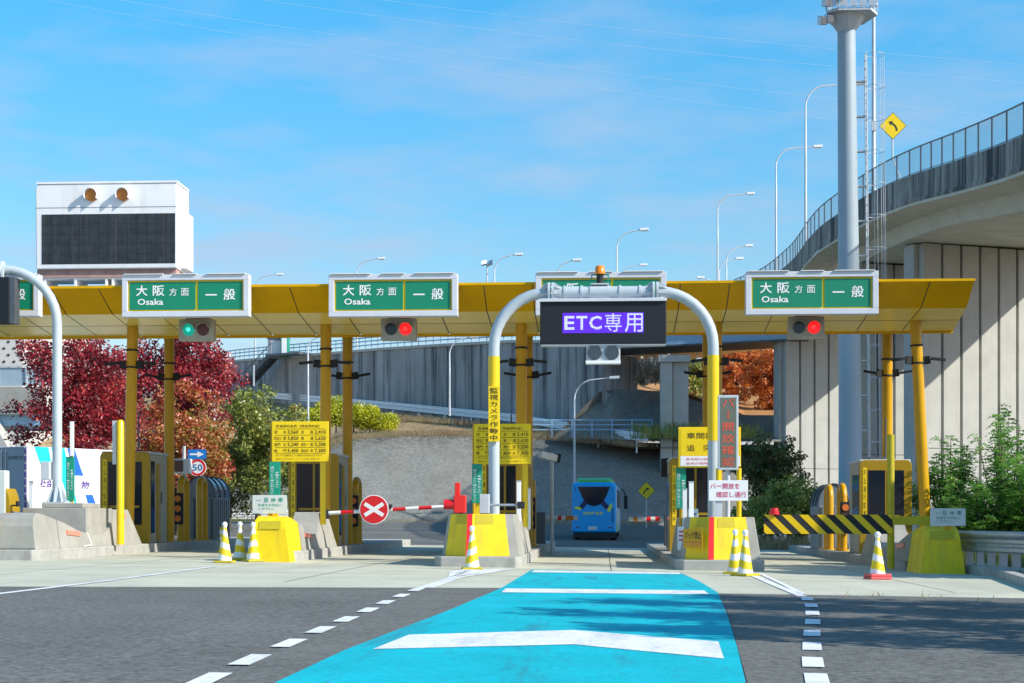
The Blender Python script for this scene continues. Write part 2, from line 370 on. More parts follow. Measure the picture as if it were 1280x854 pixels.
_fontcache = {}
def text(name, s, x0, x1, z0, z1, y, m, parent, bold=0.0, vertical=False, shear=0.0, th=0.004, ls=1.22):
    """lettering fitted to a rectangle in the parent's XZ plane, facing -Y"""
    key = (s, bold, vertical, shear, ls)
    if key not in _fontcache:
        cu = bpy.data.curves.new('t', 'FONT'); cu.body = '\n'.join(s) if vertical else s
        cu.size = 1; cu.offset = bold; cu.shear = shear; cu.resolution_u = 2; cu.align_x = 'CENTER' if vertical else 'LEFT'
        cu.space_line = ls
        ob = bpy.data.objects.new('t', cu); COL.objects.link(ob)
        me = bpy.data.meshes.new_from_object(ob.evaluated_get(bpy.context.evaluated_depsgraph_get()))
        co = np.empty(len(me.vertices)*3); me.vertices.foreach_get('co', co); co = co.reshape(-1, 3)
        fs = [tuple(p.vertices) for p in me.polygons]
        bpy.data.objects.remove(ob); bpy.data.curves.remove(cu); bpy.data.meshes.remove(me)
        _fontcache[key] = (co, fs)
    co, fs = _fontcache[key]
    b0, b1 = co.min(0), co.max(0)
    sx_ = (x1-x0)/max(1e-6, b1[0]-b0[0]); sz_ = (z1-z0)/max(1e-6, b1[1]-b0[1])
    vs = [(x0+(c[0]-b0[0])*sx_, y-th, z0+(c[1]-b0[1])*sz_) for c in co]
    mb = MB(); mb.add(vs, fs)
    return mb.build(name, m, parent, rec=False)
def merge_text(name, items, m, parent):
    """several lines of one sign's writing as one lettering part: items = (string, x0,x1,z0,z1,y,bold,vertical)"""
    mb = MB()
    for it in items:
        o = text('t', *it[:6], m, None, bold=it[6] if len(it) > 6 else 0.0, vertical=it[7] if len(it) > 7 else False)
        me = o.data
        mb.add([tuple(v.co) for v in me.vertices], [tuple(p.vertices) for p in me.polygons])
        bpy.data.objects.remove(o); bpy.data.meshes.remove(me)
    return mb.build(name, m, parent, rec=False)

# ------------------------------------------------------------------ ground, roads and paint
def sheet(poly, name, m, off, ysplit=(20, 60, 88, 104, 120), kind='structure'):
    bm = bmesh.new()
    vs = [bm.verts.new((p[0], p[1], 0)) for p in poly]
    bm.faces.new(vs); bmesh.ops.triangulate(bm, faces=bm.faces)
    for x in (-25, 25):
        bmesh.ops.bisect_plane(bm, geom=bm.verts[:]+bm.edges[:]+bm.faces[:], plane_co=(x, 0, 0), plane_no=(1, 0, 0))
    for y in ysplit:
        bmesh.ops.bisect_plane(bm, geom=bm.verts[:]+bm.edges[:]+bm.faces[:], plane_co=(0, y, 0), plane_no=(0, 1, 0))
    for v in bm.verts: v.co.z = gz(v.co.x, v.co.y) + off
    bmesh.ops.recalc_face_normals(bm, faces=bm.faces)
    for f in bm.faces:
        if f.normal.z < 0: f.normal_flip()
    me = bpy.data.meshes.new(name); bm.to_mesh(me); bm.free(); me.materials.append(M[m])
    o = bpy.data.objects.new(name, me); COL.objects.link(o)
    if kind: o['kind'] = kind
    return o
def sheets(polys, name, m, off):
    mb = MB()
    for p in polys:
        o = sheet(p, 't', m, off, kind=None); me = o.data
        mb.add([tuple(v.co) for v in me.vertices], [tuple(f.vertices) for f in me.polygons])
        bpy.data.objects.remove(o); bpy.data.meshes.remove(me)
    return structure(mb, name, m)
def g2(px, py): p = G(px, py); return (p.x, p.y)
def stripe(pts, wd):
    """polygon of a painted line of width wd along ground points"""
    L, Rr = [], []
    for i, p in enumerate(pts):
        a = Vector(pts[max(i-1, 0)]); b = Vector(pts[min(i+1, len(pts)-1)]); d = (b-a).normalized(); n = Vector((-d.y, d.x))
        L.append(tuple(Vector(p)+n*wd/2)); Rr.append(tuple(Vector(p)-n*wd/2))
    return L + Rr[::-1]

sheet([(-900, -60), (900, -60), (900, 2500), (-900, 2500)], 'ground', 'terrain', -0.06)
jl = [g2(-60, 733), g2(640, 735), g2(790, 740), g2(1290, 748)]
JY = [p[1] for p in jl]
sheet([(-70, -40), (14, -40), (14, jl[3][1]-0.4)] + jl[::-1] + [(-70, jl[0][1]+1.5)], 'asphalt_road', 'asphalt', 0.0)
sheet([(-40, jl[0][1]+0.8)] + jl + [g2(1290, 736), g2(1198, 706), (8.9, 45), (9.6, 64), (-40, 64)], 'concrete_apron', 'apron', -0.004)
sheet([(-70, 64), (30, 64), (30, 122), (-90, 122)], 'far_road', 'asphalt_new', -0.008)
# smoother asphalt beside the blue lane
sheets([[g2(520, 738), g2(620, 738), g2(500, 790), g2(352, 853), g2(240, 870), g2(362, 806), g2(455, 766)],
        [g2(905, 750), g2(1012, 752), g2(1018, 800), g2(1024, 860), g2(936, 860), g2(912, 775)]], 'asphalt_patch', 'asphalt_new', 0.004)
sheet([g2(345, 854), g2(430, 814), g2(500, 787), g2(560, 764), g2(626, 736), g2(665, 712.5), g2(849, 716), g2(874, 727), g2(897, 741),
       g2(909, 769), g2(922, 812), g2(932, 854), (0.62, 9.5), (-2.1, 9.5)], 'blue_lane', 'blue_paint', 0.008)
# white marks on the blue lane: two bars and a chevron
sheets([[g2(668, 713.6), g2(849, 716.4), g2(851, 718.4), g2(664, 716)],
        [g2(632, 736.3), g2(880, 739), g2(887, 744), g2(627, 741.3)],
        [g2(466, 813), g2(511, 795), g2(716, 789), g2(898, 803.5), g2(905, 825), g2(716, 807)]], 'lane_chevron_paint', 'road_white', 0.012)
dl = [(520, 738), (502, 745.2), (482, 753.7), (460.5, 763.4), (433, 775), (401, 788.3), (362, 805), (313, 826), (259, 851), (190, 884)]
dr = [(1009, 749.4), (1014, 757.5), (1015.5, 767), (1016, 778.3), (1015, 792.4), (1015, 809), (1016, 829), (1021, 851), (1029, 882)]
dash = []
for dd in (dl, dr):
    q = [Vector(g2(*p)) for p in dd]
    for i, p in enumerate(q):
        d = (q[min(i+1, len(q)-1)] - q[max(i-1, 0)]).normalized(); n = Vector((-d.y, d.x)); dash.append([tuple(p+d*.46+n*.085), tuple(p-d*.46+n*.085), tuple(p-d*.46-n*.085), tuple(p+d*.46-n*.085)])
sheets(dash, 'lane_dash_paint', 'road_white', 0.012)
sheets([stripe([g2(-30, 746), g2(120, 728), g2(268, 708.5)], 0.14), stripe([g2(524, 736), g2(560, 724), g2(586, 713)], 0.13),
        stripe([g2(538, 735), g2(574, 722), g2(640, 711.5)], 0.13), [g2(562, 715), g2(580, 711.8), g2(640, 711.6), g2(560, 722)],
        stripe([g2(938, 718), g2(965, 730), g2(992, 741), g2(1003, 746)], 0.15), stripe([g2(950, 717), g2(978, 730), g2(1004, 743)], 0.10)],
       'apron_line_paint', 'road_white', 0.006)
jy = []
for Yj in (31.2, 35.6, 41.0, 47.5, 55.0): jy.append([(-22, Yj), (8.3, Yj), (8.3, Yj+.035), (-22, Yj+.035)])
for Xj in (-10.9, -5.45, .15, 5.8): jy.append([(Xj, jl[1][1]+.9), (Xj+.02, jl[1][1]+.9), (Xj+.02, 62), (Xj, 62)])
sheets(jy, 'apron_joint', 'asphalt', 0.001)
# far road edge lines
sheets([stripe([(-60, 96), (-12, 95), (-2, 97)], 0.18), stripe([(-60, 119), (-6, 119), (8, 117)], 0.16), stripe([(-16, 104), (-11, 103)], .15), stripe([(-8, 100.5), (-5.2, 99.5)], .15)], 'far_road_line_paint', 'road_white', 0.0)
# low kerb along the right edge of the apron
mb = MB()
kr = [Vector((*g2(1300, 741), 0)), Vector((*g2(1240, 720), 0)), Vector((*g2(1195, 705), 0)), Vector((8.95, 45, 0)), Vector((9.6, 64, 0))]
for p in kr: p.z = gz(p.x, p.y)
for a, b in zip(kr, kr[1:]): mb.beam(a+Vector((.12, 0, .05)), b+Vector((.12, 0, .05)), 0.22, 0.24)
structure(mb, 'apron_kerb', 'kerb')

# ------------------------------------------------------------------ embankment behind the plaza
def strip(name, rows, m, kind='structure', thick=None):
    mb = MB(); n = len(rows[0])
    mb.add([p for r in rows for p in r], [(i*n+k, i*n+k+1, (i+1)*n+k+1, (i+1)*n+k) for i in range(len(rows)-1) for k in range(n-1)])
    return structure(mb, name, m)
sxs = [-300, 120, 220, 285, 330, 372, 405, 440, 500, 560, 650, 720, 800, 860, 930, 976]
top_y = [600, 600, 600, 606, 598, 574, 559, 548, 545, 544, 546, 552, 560, 562, 560, 559]
bot = [W(x, 656 if x < 700 else 655, 122) for x in sxs]
bot = [Vector((p.x, p.y, 0.3)) for p in bot]
topp = [W(x, y, 134) for x, y in zip(sxs, top_y)]
strip('slope', [bot, topp], 'shotcrete')
def ip(xs, ys, x):
    return float(np.interp(x, xs, ys))
grx, gry, grd = [-300, 345, 480, 640, 800, 1300], [470, 495, 508, 525, 551, 556], [215, 175, 157, 141, 130, 128]
gr = [W(x, ip(grx, gry, x)+8, ip(grx, grd, x)) for x in sxs]
strip('grass_bank', [[p + Vector((0, 0, -0.02)) for p in topp], gr], 'brown_cover')
wx = [-300, 265, 345, 480, 640, 785, 900, 1300]; wby = [480, 493, 497, 512, 531, 553, 556, 556]; wd_ = [260, 190, 176, 160, 146, 133, 132, 132]
wb = [W(x, ip(wx, wby, x), ip(wx, wd_, x)+1.5) for x in sxs]
strip('upper_road', [[p + Vector((0, 0, -0.03)) for p in gr], wb], 'asphalt_new')

# retaining wall with handrail on top, seen under the canopy
rw = thing('retaining_wall', W(640, 530, 146), 'tall streaked concrete retaining wall behind the grey embankment', 'wall')
wt = [(255, 458), (300, 452.5), (360, 447.5), (420, 443), (480, 438), (560, 433), (640, 429), (700, 429), (755, 430)]
wdep = lambda x: ip([255, 345, 480, 640, 785], [189, 174, 158, 144, 131], x)
tp = [W(x, y, wdep(x)) for x, y in wt]
bt = [Vector((p.x, p.y, W(x, ip(wx, wby, x), wdep(x)).z - 1.5)) for p, (x, y) in zip(tp, wt)]
mb = MB()
for i in range(len(tp)-1):
    d = (tp[i+1]-tp[i]); d.z = 0; d.normalize(); nrm = Vector((d.y, -d.x, 0))
    seglen = (tp[i+1]-tp[i]).length; k = max(1, round(seglen/9.0))
    for j in range(k):
        a0 = tp[i].lerp(tp[i+1], j/k) + d*0.05; a1 = tp[i].lerp(tp[i+1], (j+1)/k) - d*0.05
        b0 = bt[i].lerp(bt[i+1], j/k) + d*0.05; b1 = bt[i].lerp(bt[i+1], (j+1)/k) - d*0.05
        bk = -nrm*0.7
        mb.add([b0, b1, a1, a0, b0+bk, b1+bk, a1+bk, a0+bk], [(0, 1, 2, 3), (5, 4, 7, 6), (0, 4, 5, 1), (3, 2, 6, 7), (0, 3, 7, 4), (1, 5, 6, 2)])
mb.build('wall_face', 'wall_concrete', rw, world=True)
mb = MB()
for i in range(len(tp)-1):
    d = (tp[i+1]-tp[i]); d.z = 0; d.normalize(); nrm = Vector((d.y, -d.x, 0))
    mb.beam(tp[i]-nrm*.35+Vector((0, 0, .14)), tp[i+1]-nrm*.35+Vector((0, 0, .14)), 1.0, 0.26)
mb.build('coping', 'pier_concrete', rw, world=True)
mb = MB()
for i in range(len(tp)-1):
    for hgt in (0.65, 1.05, 1.4): mb.beam(tp[i]+Vector((0, 0, hgt)), tp[i+1]+Vector((0, 0, hgt)), 0.09, 0.11)
    k = max(1, round((tp[i+1]-tp[i]).length/1.1))
    for j in range(k):
        a = tp[i].lerp(tp[i+1], j/k); mb.beam(a+Vector((0, 0, .2)), a+Vector((0, 0, 1.4)), 0.08, 0.10)
mb.build('handrail', 'girder_blue', rw, world=True)
# earth retained behind the wall
strip('upper_terrain', [[p + Vector((0, .7, -0.3)) for p in tp], [p + Vector((5, 60, -0.3)) for p in tp]], 'asphalt_new')
# steel stair against the wall with a railed landing and small kiosks
st = thing('steel_stair', W(330, 475, 176), 'dark steel stair climbing to a railed landing on the retaining wall', 'stair')
A, B = W(318, 482, 175), W(354, 444, 172.5)
off = Vector((-.8, -.9, 0)); mb = MB()
for s in (0, 1):
    o_ = off*(0.4+s); mb.beam(A+o_, B+o_, .12, .45)
mb.build('stringer', 'dark_steel', st, world=True)
mb = MB()
for i in range(16):
    p = A.lerp(B, (i+.5)/16)+off*.9; mb.obox(p, (1, 0, 0), (0, 1, 0), (0, 0, 1), .35, .75, .03)
mb.build('tread', 'dark_steel', st, world=True)
mb = MB()
for s in (0, 1):
    o_ = off*(0.4+s)
    mb.beam(A+o_+Vector((0, 0, 1.1)), B+o_+Vector((0, 0, 1.1)), .06, .07)
    for i in range(9): p = A.lerp(B, i/8)+o_; mb.beam(p, p+Vector((0, 0, 1.1)), .05, .05)
mb.build('handrail', 'dark_steel', st, world=True)
C_ = W(330, 447, 174); D_ = W(420, 441, 166)
mb = MB(); mb.beam(W(350, 446, 172.3)+off, W(392, 443, 168.5)+off, 1.5, .25); mb.build('landing', 'dark_steel', st, world=True)
for (lbl, px, py, dd, ww, hh, m_) in (('dark grey steel utility cabinet on top of the retaining wall above the stair', 345, 446, 170, 2.2, 2.0, 'cabinet_grey'), ('green and white narrow box beside the cabinet above the stair', 353, 445, 169.5, .8, 2.2, 'teal_green')):
    p = W(px, py, dd)+Vector((0, 1.5, 0)); t_ = thing('utility_cabinet', p, lbl, 'cabinet')
    mb = MB(); mb.box(-ww/2, ww/2, -.5, .5, 0, hh); mb.build('body', m_, t_, bevel=.03)
    mb = MB(); mb.box(-ww/2-.06, ww/2+.06, -.56, .56, hh+.003, hh+.12); mb.build('cap', 'dark_steel', t_)
    mb = MB(); mb.box(-ww*.35, ww*.35, -.53, -.503, .2, hh-.2); mb.build('door', 'white' if m_ == 'teal_green' else 'galv', t_)

# abutment and shaded second slope, right of the wall, under the far deck
ab = thing('abutment', W(770, 460, 134), 'dark concrete abutment under the far bridge girder', 'abutment')
mb = MB()
a, b = W(752, 440, 133), W(797, 440, 137)
for i in range(3):
    p0 = a.lerp(b, i/3+.006); p1 = a.lerp(b, (i+1)/3-.006)
    mb.add([(p0.x, p0.y, 7), (p1.x, p1.y, 7), (p1.x, p1.y, 15), (p0.x, p0.y, 15), (p0.x, p0.y+2, 7), (p1.x, p1.y+2, 7), (p1.x, p1.y+2, 15), (p0.x, p0.y+2, 15)], [(0, 1, 2, 3), (5, 4, 7, 6), (0, 4, 5, 1), (3, 2, 6, 7), (0, 3, 7, 4), (1, 5, 6, 2)])
mb.build('wall_face', 'wall_concrete', ab, world=True)
strip('second_slope', [[W(690, 548, 133), W(760, 549, 131), W(840, 552, 130), W(900, 552, 130), W(976, 552, 128.5)], [W(748, 490, 133), W(770, 487, 134), W(830, 489, 136), W(930, 519, 136), W(978, 519, 136)]], 'shotcrete')
# hill of autumn scrub rising behind the far bridge
strip('hill', [[W(x, y, 136.5) for x, y in ((770, 492), (860, 492), (930, 522), (1040, 522), (1250, 530))],
               [W(x, y, 172) for x, y in ((740, 480), (860, 505), (930, 517), (1040, 517), (1250, 520))],
               [W(x, y, 230) for x, y in ((700, 470), (860, 478), (930, 480), (1040, 480), (1250, 480))],
               [W(x, y, 330) for x, y in ((650, 475), (860, 470), (930, 470), (1040, 470), (1250, 470))]], 'orange_soil')

# ------------------------------------------------------------------ viaduct on the right
via = thing('viaduct', (20, 75, 0), 'curved concrete viaduct with stained parapet rising behind the toll gate', 'viaduct')
dk = [(1560, 20, 50), (1400, 106, 58), (1280, 168.5, 66), (1200, 199, 75), (1139, 219, 84), (1100, 236, 89), (1070, 253, 94), (1046, 269, 99), (1025, 284, 104), (1010, 299.5, 110), (997, 317, 118), (983, 332, 127), (952, 355, 139), (920, 367, 149), (870, 388, 156), (800, 408, 158), (700, 424, 157)]
DL = [W(*p) for p in dk]
# densify with a Catmull-Rom curve so the deck bends smoothly
def crom(P, n):
    out = []
    for i in range(len(P)-1):
        p0, p1, p2, p3 = P[max(i-1, 0)], P[i], P[i+1], P[min(i+2, len(P)-1)]
        for k in range(n):
            t = k/n; out.append(0.5*((2*p1)+(p2-p0)*t+(2*p0-5*p1+4*p2-p3)*t*t+(3*p1-p0-3*p2+p3)*t**3))
    return out+[P[-1]]
DP = crom(DL, 5)
def nrm_at(P, i):
    d = P[min(i+1, len(P)-1)] - P[max(i-1, 0)]; d.z = 0; d.normalize(); return Vector((d.y, -d.x, 0))   # to the right of travel (away from the camera)
NR = [nrm_at(DP, i) for i in range(len(DP))]
WID = 15.0
def uw(i, u): return u
def prof(pts): return [[p + n*uw(i, u) + Vector((0, 0, v)) for u, v in pts] for i, (p, n) in enumerate(zip(DP, NR))]
MB().loft(prof([(0, 0), (0.25, 0), (0.25, -1.2), (-0.05, -1.28), (-0.05, -1.48), (0, -1.42)])).build('parapet', 'parapet', via, world=True)
MB().loft(prof([(WID-.25, 0), (WID, 0), (WID, -1.4), (WID-.25, -1.2)])).build('parapet', 'parapet', via, world=True)
MB().loft(prof([(-.02, -1.483), (.3, -1.203), (WID-.3, -1.203), (WID, -1.403), (WID, -1.6), (WID-1.6, -1.8), (1.6, -1.8), (0, -1.62)])).build('deck_slab', 'soffit_concrete', via, world=True)
def sub(i0, i1, pts): return [[DP[i] + NR[i]*uw(i, u) + Vector((0, 0, v)) for u, v in pts] for i in range(i0, i1)]
MB().loft(sub(0, len(DP), [(1.7, -1.803), (2.1, -2.6), (WID-2.1, -2.6), (WID-1.7, -1.803)])).build('box_girder', 'soffit_concrete', via, world=True)
# mesh fence on the near parapet
mb = MB()
L_ = 0.0; nxt = 0.0; 
FH = 1.38
fr = [(p + n*.1) for p, n in zip(DP, NR)]
for i in range(len(fr)-1):
    a, b = fr[i], fr[i+1]; ln = (b-a).length
    mb.beam(a+Vector((0, 0, FH)), b+Vector((0, 0, FH)), .06, .06)
    mb.beam(a+Vector((0, 0, .08)), b+Vector((0, 0, .08)), .04, .04)
    while nxt <= L_+ln:
        p = a.lerp(b, (nxt-L_)/ln); mb.beam(p, p+Vector((0, 0, FH)), .07, .07); nxt += 2.05
    L_ += ln
mb.build('fence_post', 'dark_steel', via, world=True)
mb = MB()
for i in range(len(fr)-1):
    a, b = fr[i], fr[i+1]
    for z in np.linspace(.14, FH-.06, 26):
        mb.add([a+Vector((0, 0, z)), b+Vector((0, 0, z)), b+Vector((0, 0, z+.018)), a+Vector((0, 0, z+.018))], [(0, 1, 2, 3)])
L_ = 0; nxt = 0
for i in range(len(fr)-1):
    a, b = fr[i], fr[i+1]; ln = (b-a).length; d = (b-a).normalized()*.009
    while nxt <= L_+ln:
        p = a.lerp(b, (nxt-L_)/ln); mb.add([p-d+Vector((0, 0, .1)), p+d+Vector((0, 0, .1)), p+d+Vector((0, 0, FH)), p-d+Vector((0, 0, FH))], [(0, 1, 2, 3)]); nxt += .16
    L_ += ln
mb.build('fence_mesh', 'steel', via, world=True, rec=False)
# wall piers with vertical grooves, turned a little to the right
def pier(px, d, wid, ztop, rot=R(24)):
    p = W(px, HY, d); c, s = math.cos(rot), math.sin(rot)
    ux, uy = Vector((c, s, 0)), Vector((-s, c, 0))
    mb = MB(); n = max(1, round(wid/1.35)); st_ = wid/n
    mb.obox(p + ux*wid/2 + uy*1.05 + Vector((0, 0, ztop/2-CH)), ux, uy, (0, 0, 1), wid/2-.12, .9, ztop/2-.002)
    for i in range(n):
        a = .09 if i else 0
        for (z0, z1) in ((-1, 5.2), (5.23, ztop-.004)):
            x0, x1 = i*st_+a, (i+1)*st_-.09
            mb.obox(p + ux*(x0+x1)/2 + uy*.05 + Vector((0, 0, (z0+z1)/2-CH)), ux, uy, (0, 0, 1), (x1-x0)/2, .21, (z1-z0)/2)
    # rounded pilaster on the left corner
    mb.obox(p - ux*.12 + uy*.75 + Vector((0, 0, ztop/2-CH)), ux, uy, (0, 0, 1), .22, .45, ztop/2-.01)
    mb.build('pier', 'pier_concrete', via, world=True, bevel=.02)
pier(1152, 92, 10.5, 17.0)
pier(1074, 101, 7.5, 17.3)
pier(981, 129, 8.0, 17.9)
# column pier under the far blue girder
gb = thing('girder_bridge', W(843, 560, 129.5), 'pale blue girder bridge on a grey double column behind the lane display', 'bridge')
ga_, gb_ = W(745, 437, 131.5), W(1010, 424, 128)
mb = MB()
def gsec(o0, o1, w0, w1):
    d = (gb_-ga_); d.z = 0; d.normalize(); n = Vector((-d.y, d.x, 0))
    return [[p + n*u + Vector((0, 0, v)) for u, v in ((w0, o0), (w1, o0), (w1, o1), (w0, o1))] for p in (ga_, gb_)]
MB().loft(gsec(.12, 1.25, .3, 5.7)).build('girder', 'girder_blue', gb, world=True)
MB().loft(gsec(0, .117, .2, 5.8)).build('shaded_underside', 'dark_steel', gb, world=True)  # dark bottom plate: the shade under the girder put into colour
MB().loft(gsec(1.253, 1.9, 0, 6)).build('deck', 'wall_concrete', gb, world=True)
p = W(843, HY, 130); zt_ = 13.9
mb = MB(); mb.box(p.x-1.12, p.x-.15, p.y, p.y+2, 1, zt_); mb.build('column', 'pier_concrete', gb, world=True, bevel=.05)
mb = MB(); mb.box(p.x-.11, p.x+1.15, p.y+.25, p.y+2.2, 1, zt_-.003); mb.build('column', 'pier_concrete', gb, world=True, bevel=.05)
mb = MB(); mb.box(p.x-1.3, p.x+1.3, p.y-.2, p.y+2.6, zt_, zt_+.55); mb.build('column_cap', 'pier_concrete', gb, world=True, bevel=.04)
# drain pipe down from the parapet near the warning sign

# ------------------------------------------------------------------ toll canopy with its columns
CX = [-19.2, -13.7, -8.03, -2.37, 3.2, 8.7]          # column lines, one per island
can = thing('toll_canopy', (-5, 47.5, 0), 'long mustard yellow canopy on round columns spanning all the toll lanes', 'canopy')
P_ = [(43.0, 7.44), (44.3, 6.90), (47.15, 6.60)]
xl, xr = -27.0, None
xr_ = [at(1218, 354, 43.0).x, at(1208, 383, 44.3).x, at(1191, 415, 47.15).x]
def panel_face(i, name, m, nx_step, splits):
    """clad face of metal panels between profile points i and i+1, thin open joints"""
    (y0, z0), (y1, z1) = P_[i], P_[i+1]; mb = MB()
    joints = [xl + nx_step*k for k in range(int((10.0-xl)/nx_step)+1)]
    joints = [x for x in joints if x < xr_[2]-.6]
    for s in range(splits):
        t0, t1 = s/splits, (s+1)/splits
        g = .008
        for k, x in enumerate(joints):
            xa0 = x + .014
            last = k == len(joints)-1
            def edge(t): return xr_[i] + (xr_[i+1]-xr_[i])*t
            ta, tb = t0+(g if s else 0), t1-(g if s < splits-1 else 0)
            ya, za, yb, zb = y0+(y1-y0)*ta, z0+(z1-z0)*ta, y0+(y1-y0)*tb, z0+(z1-z0)*tb
            xa1 = joints[k+1]-.014 if not last else edge(ta); xb1 = joints[k+1]-.014 if not last else edge(tb)
            mb.add([(xa0, ya, za), (xa1, ya, za), (xb1, yb, zb), (xa0, yb, zb)], [(0, 3, 2, 1)])
    return mb.build(name, m, can, world=True, rec=False)
panel_face(0, 'fascia', 'canopy_yellow', 1.32, 1)
panel_face(1, 'soffit', 'canopy_soffit', 1.32, 2)
mb = MB()   # body behind the cladding, roof and rear wing
e = .03
bodyL = [(43.0+e, 7.44), (44.3+e, 6.90+e), (47.15, 6.60+e), (51.5, 7.14), (55.8, 7.72)]
mb.add([(xl, y, z) for y, z in bodyL] + [(x-.02, y, z) for (y, z), x in zip(bodyL, xr_+[xr_[1], xr_[0]])],
       [(0, 1, 2, 3, 4), (9, 8, 7, 6, 5)] + [(i, i+5, (i+1) % 5+5, (i+1) % 5) for i in range(5)])
mb.build('roof_body', 'dark_steel', can, world=True)
mb = MB(); mb.box(xl, xr_[0]+.02, 42.96, 43.04, 7.443, 7.51); mb.build('roof_edge', 'canopy_yellow', can, world=True)
mb = MB(); mb.box(xl, xr_[2], 47.12, 47.24, 6.545, 6.598); mb.build('roof_edge', 'canopy_yellow', can, world=True)
for i, x in enumerate(CX):
    if i == 0: continue
    b = gz(x, 46)
    for k in (0, 1):
        if k == 0:
            sgn = -1 if i <= 1 else 0
            top, bot_ = Vector((x + (.1 if i == 5 else 0), 45.9, 6.92)), Vector((x+.10*sgn+(.40 if i == 5 else 0), 45.75, b+.2))
        else: top, bot_ = Vector((x, 49.8, 6.96)), Vector((x, 49.8, b+.2))
        c_ = MB().tube([bot_, bot_.lerp(top, .97), top], [.155, .16, .2], 20).build('column', 'column_yellow', can, world=True)
        d = (top-bot_).normalized()
        for z in (6.05, 5.55):
            p = bot_ + d*((z-bot_.z)/d.z); MB().tube([p-d*.025, p+d*.025], .185, 18).build('strap', 'matte_black', c_, world=True)
        if i > 0:
            for sx_ in (-1, 1):
                p = bot_ + d*((5.62-bot_.z)/d.z); mb = MB()
                mb.beam(p+Vector((sx_*.17, -.05, 0)), p+Vector((sx_*.34, -.1, .02)), .09, .22)
                mb.obox(p+Vector((sx_*.55, -.14, .03)), (sx_, -.1, -.12 if k == 0 else .16), (0, 1, 0), (.12*sx_, 0, 1), .19, .08, .035)
                mb.build('floodlight', 'matte_black', c_, world=True)

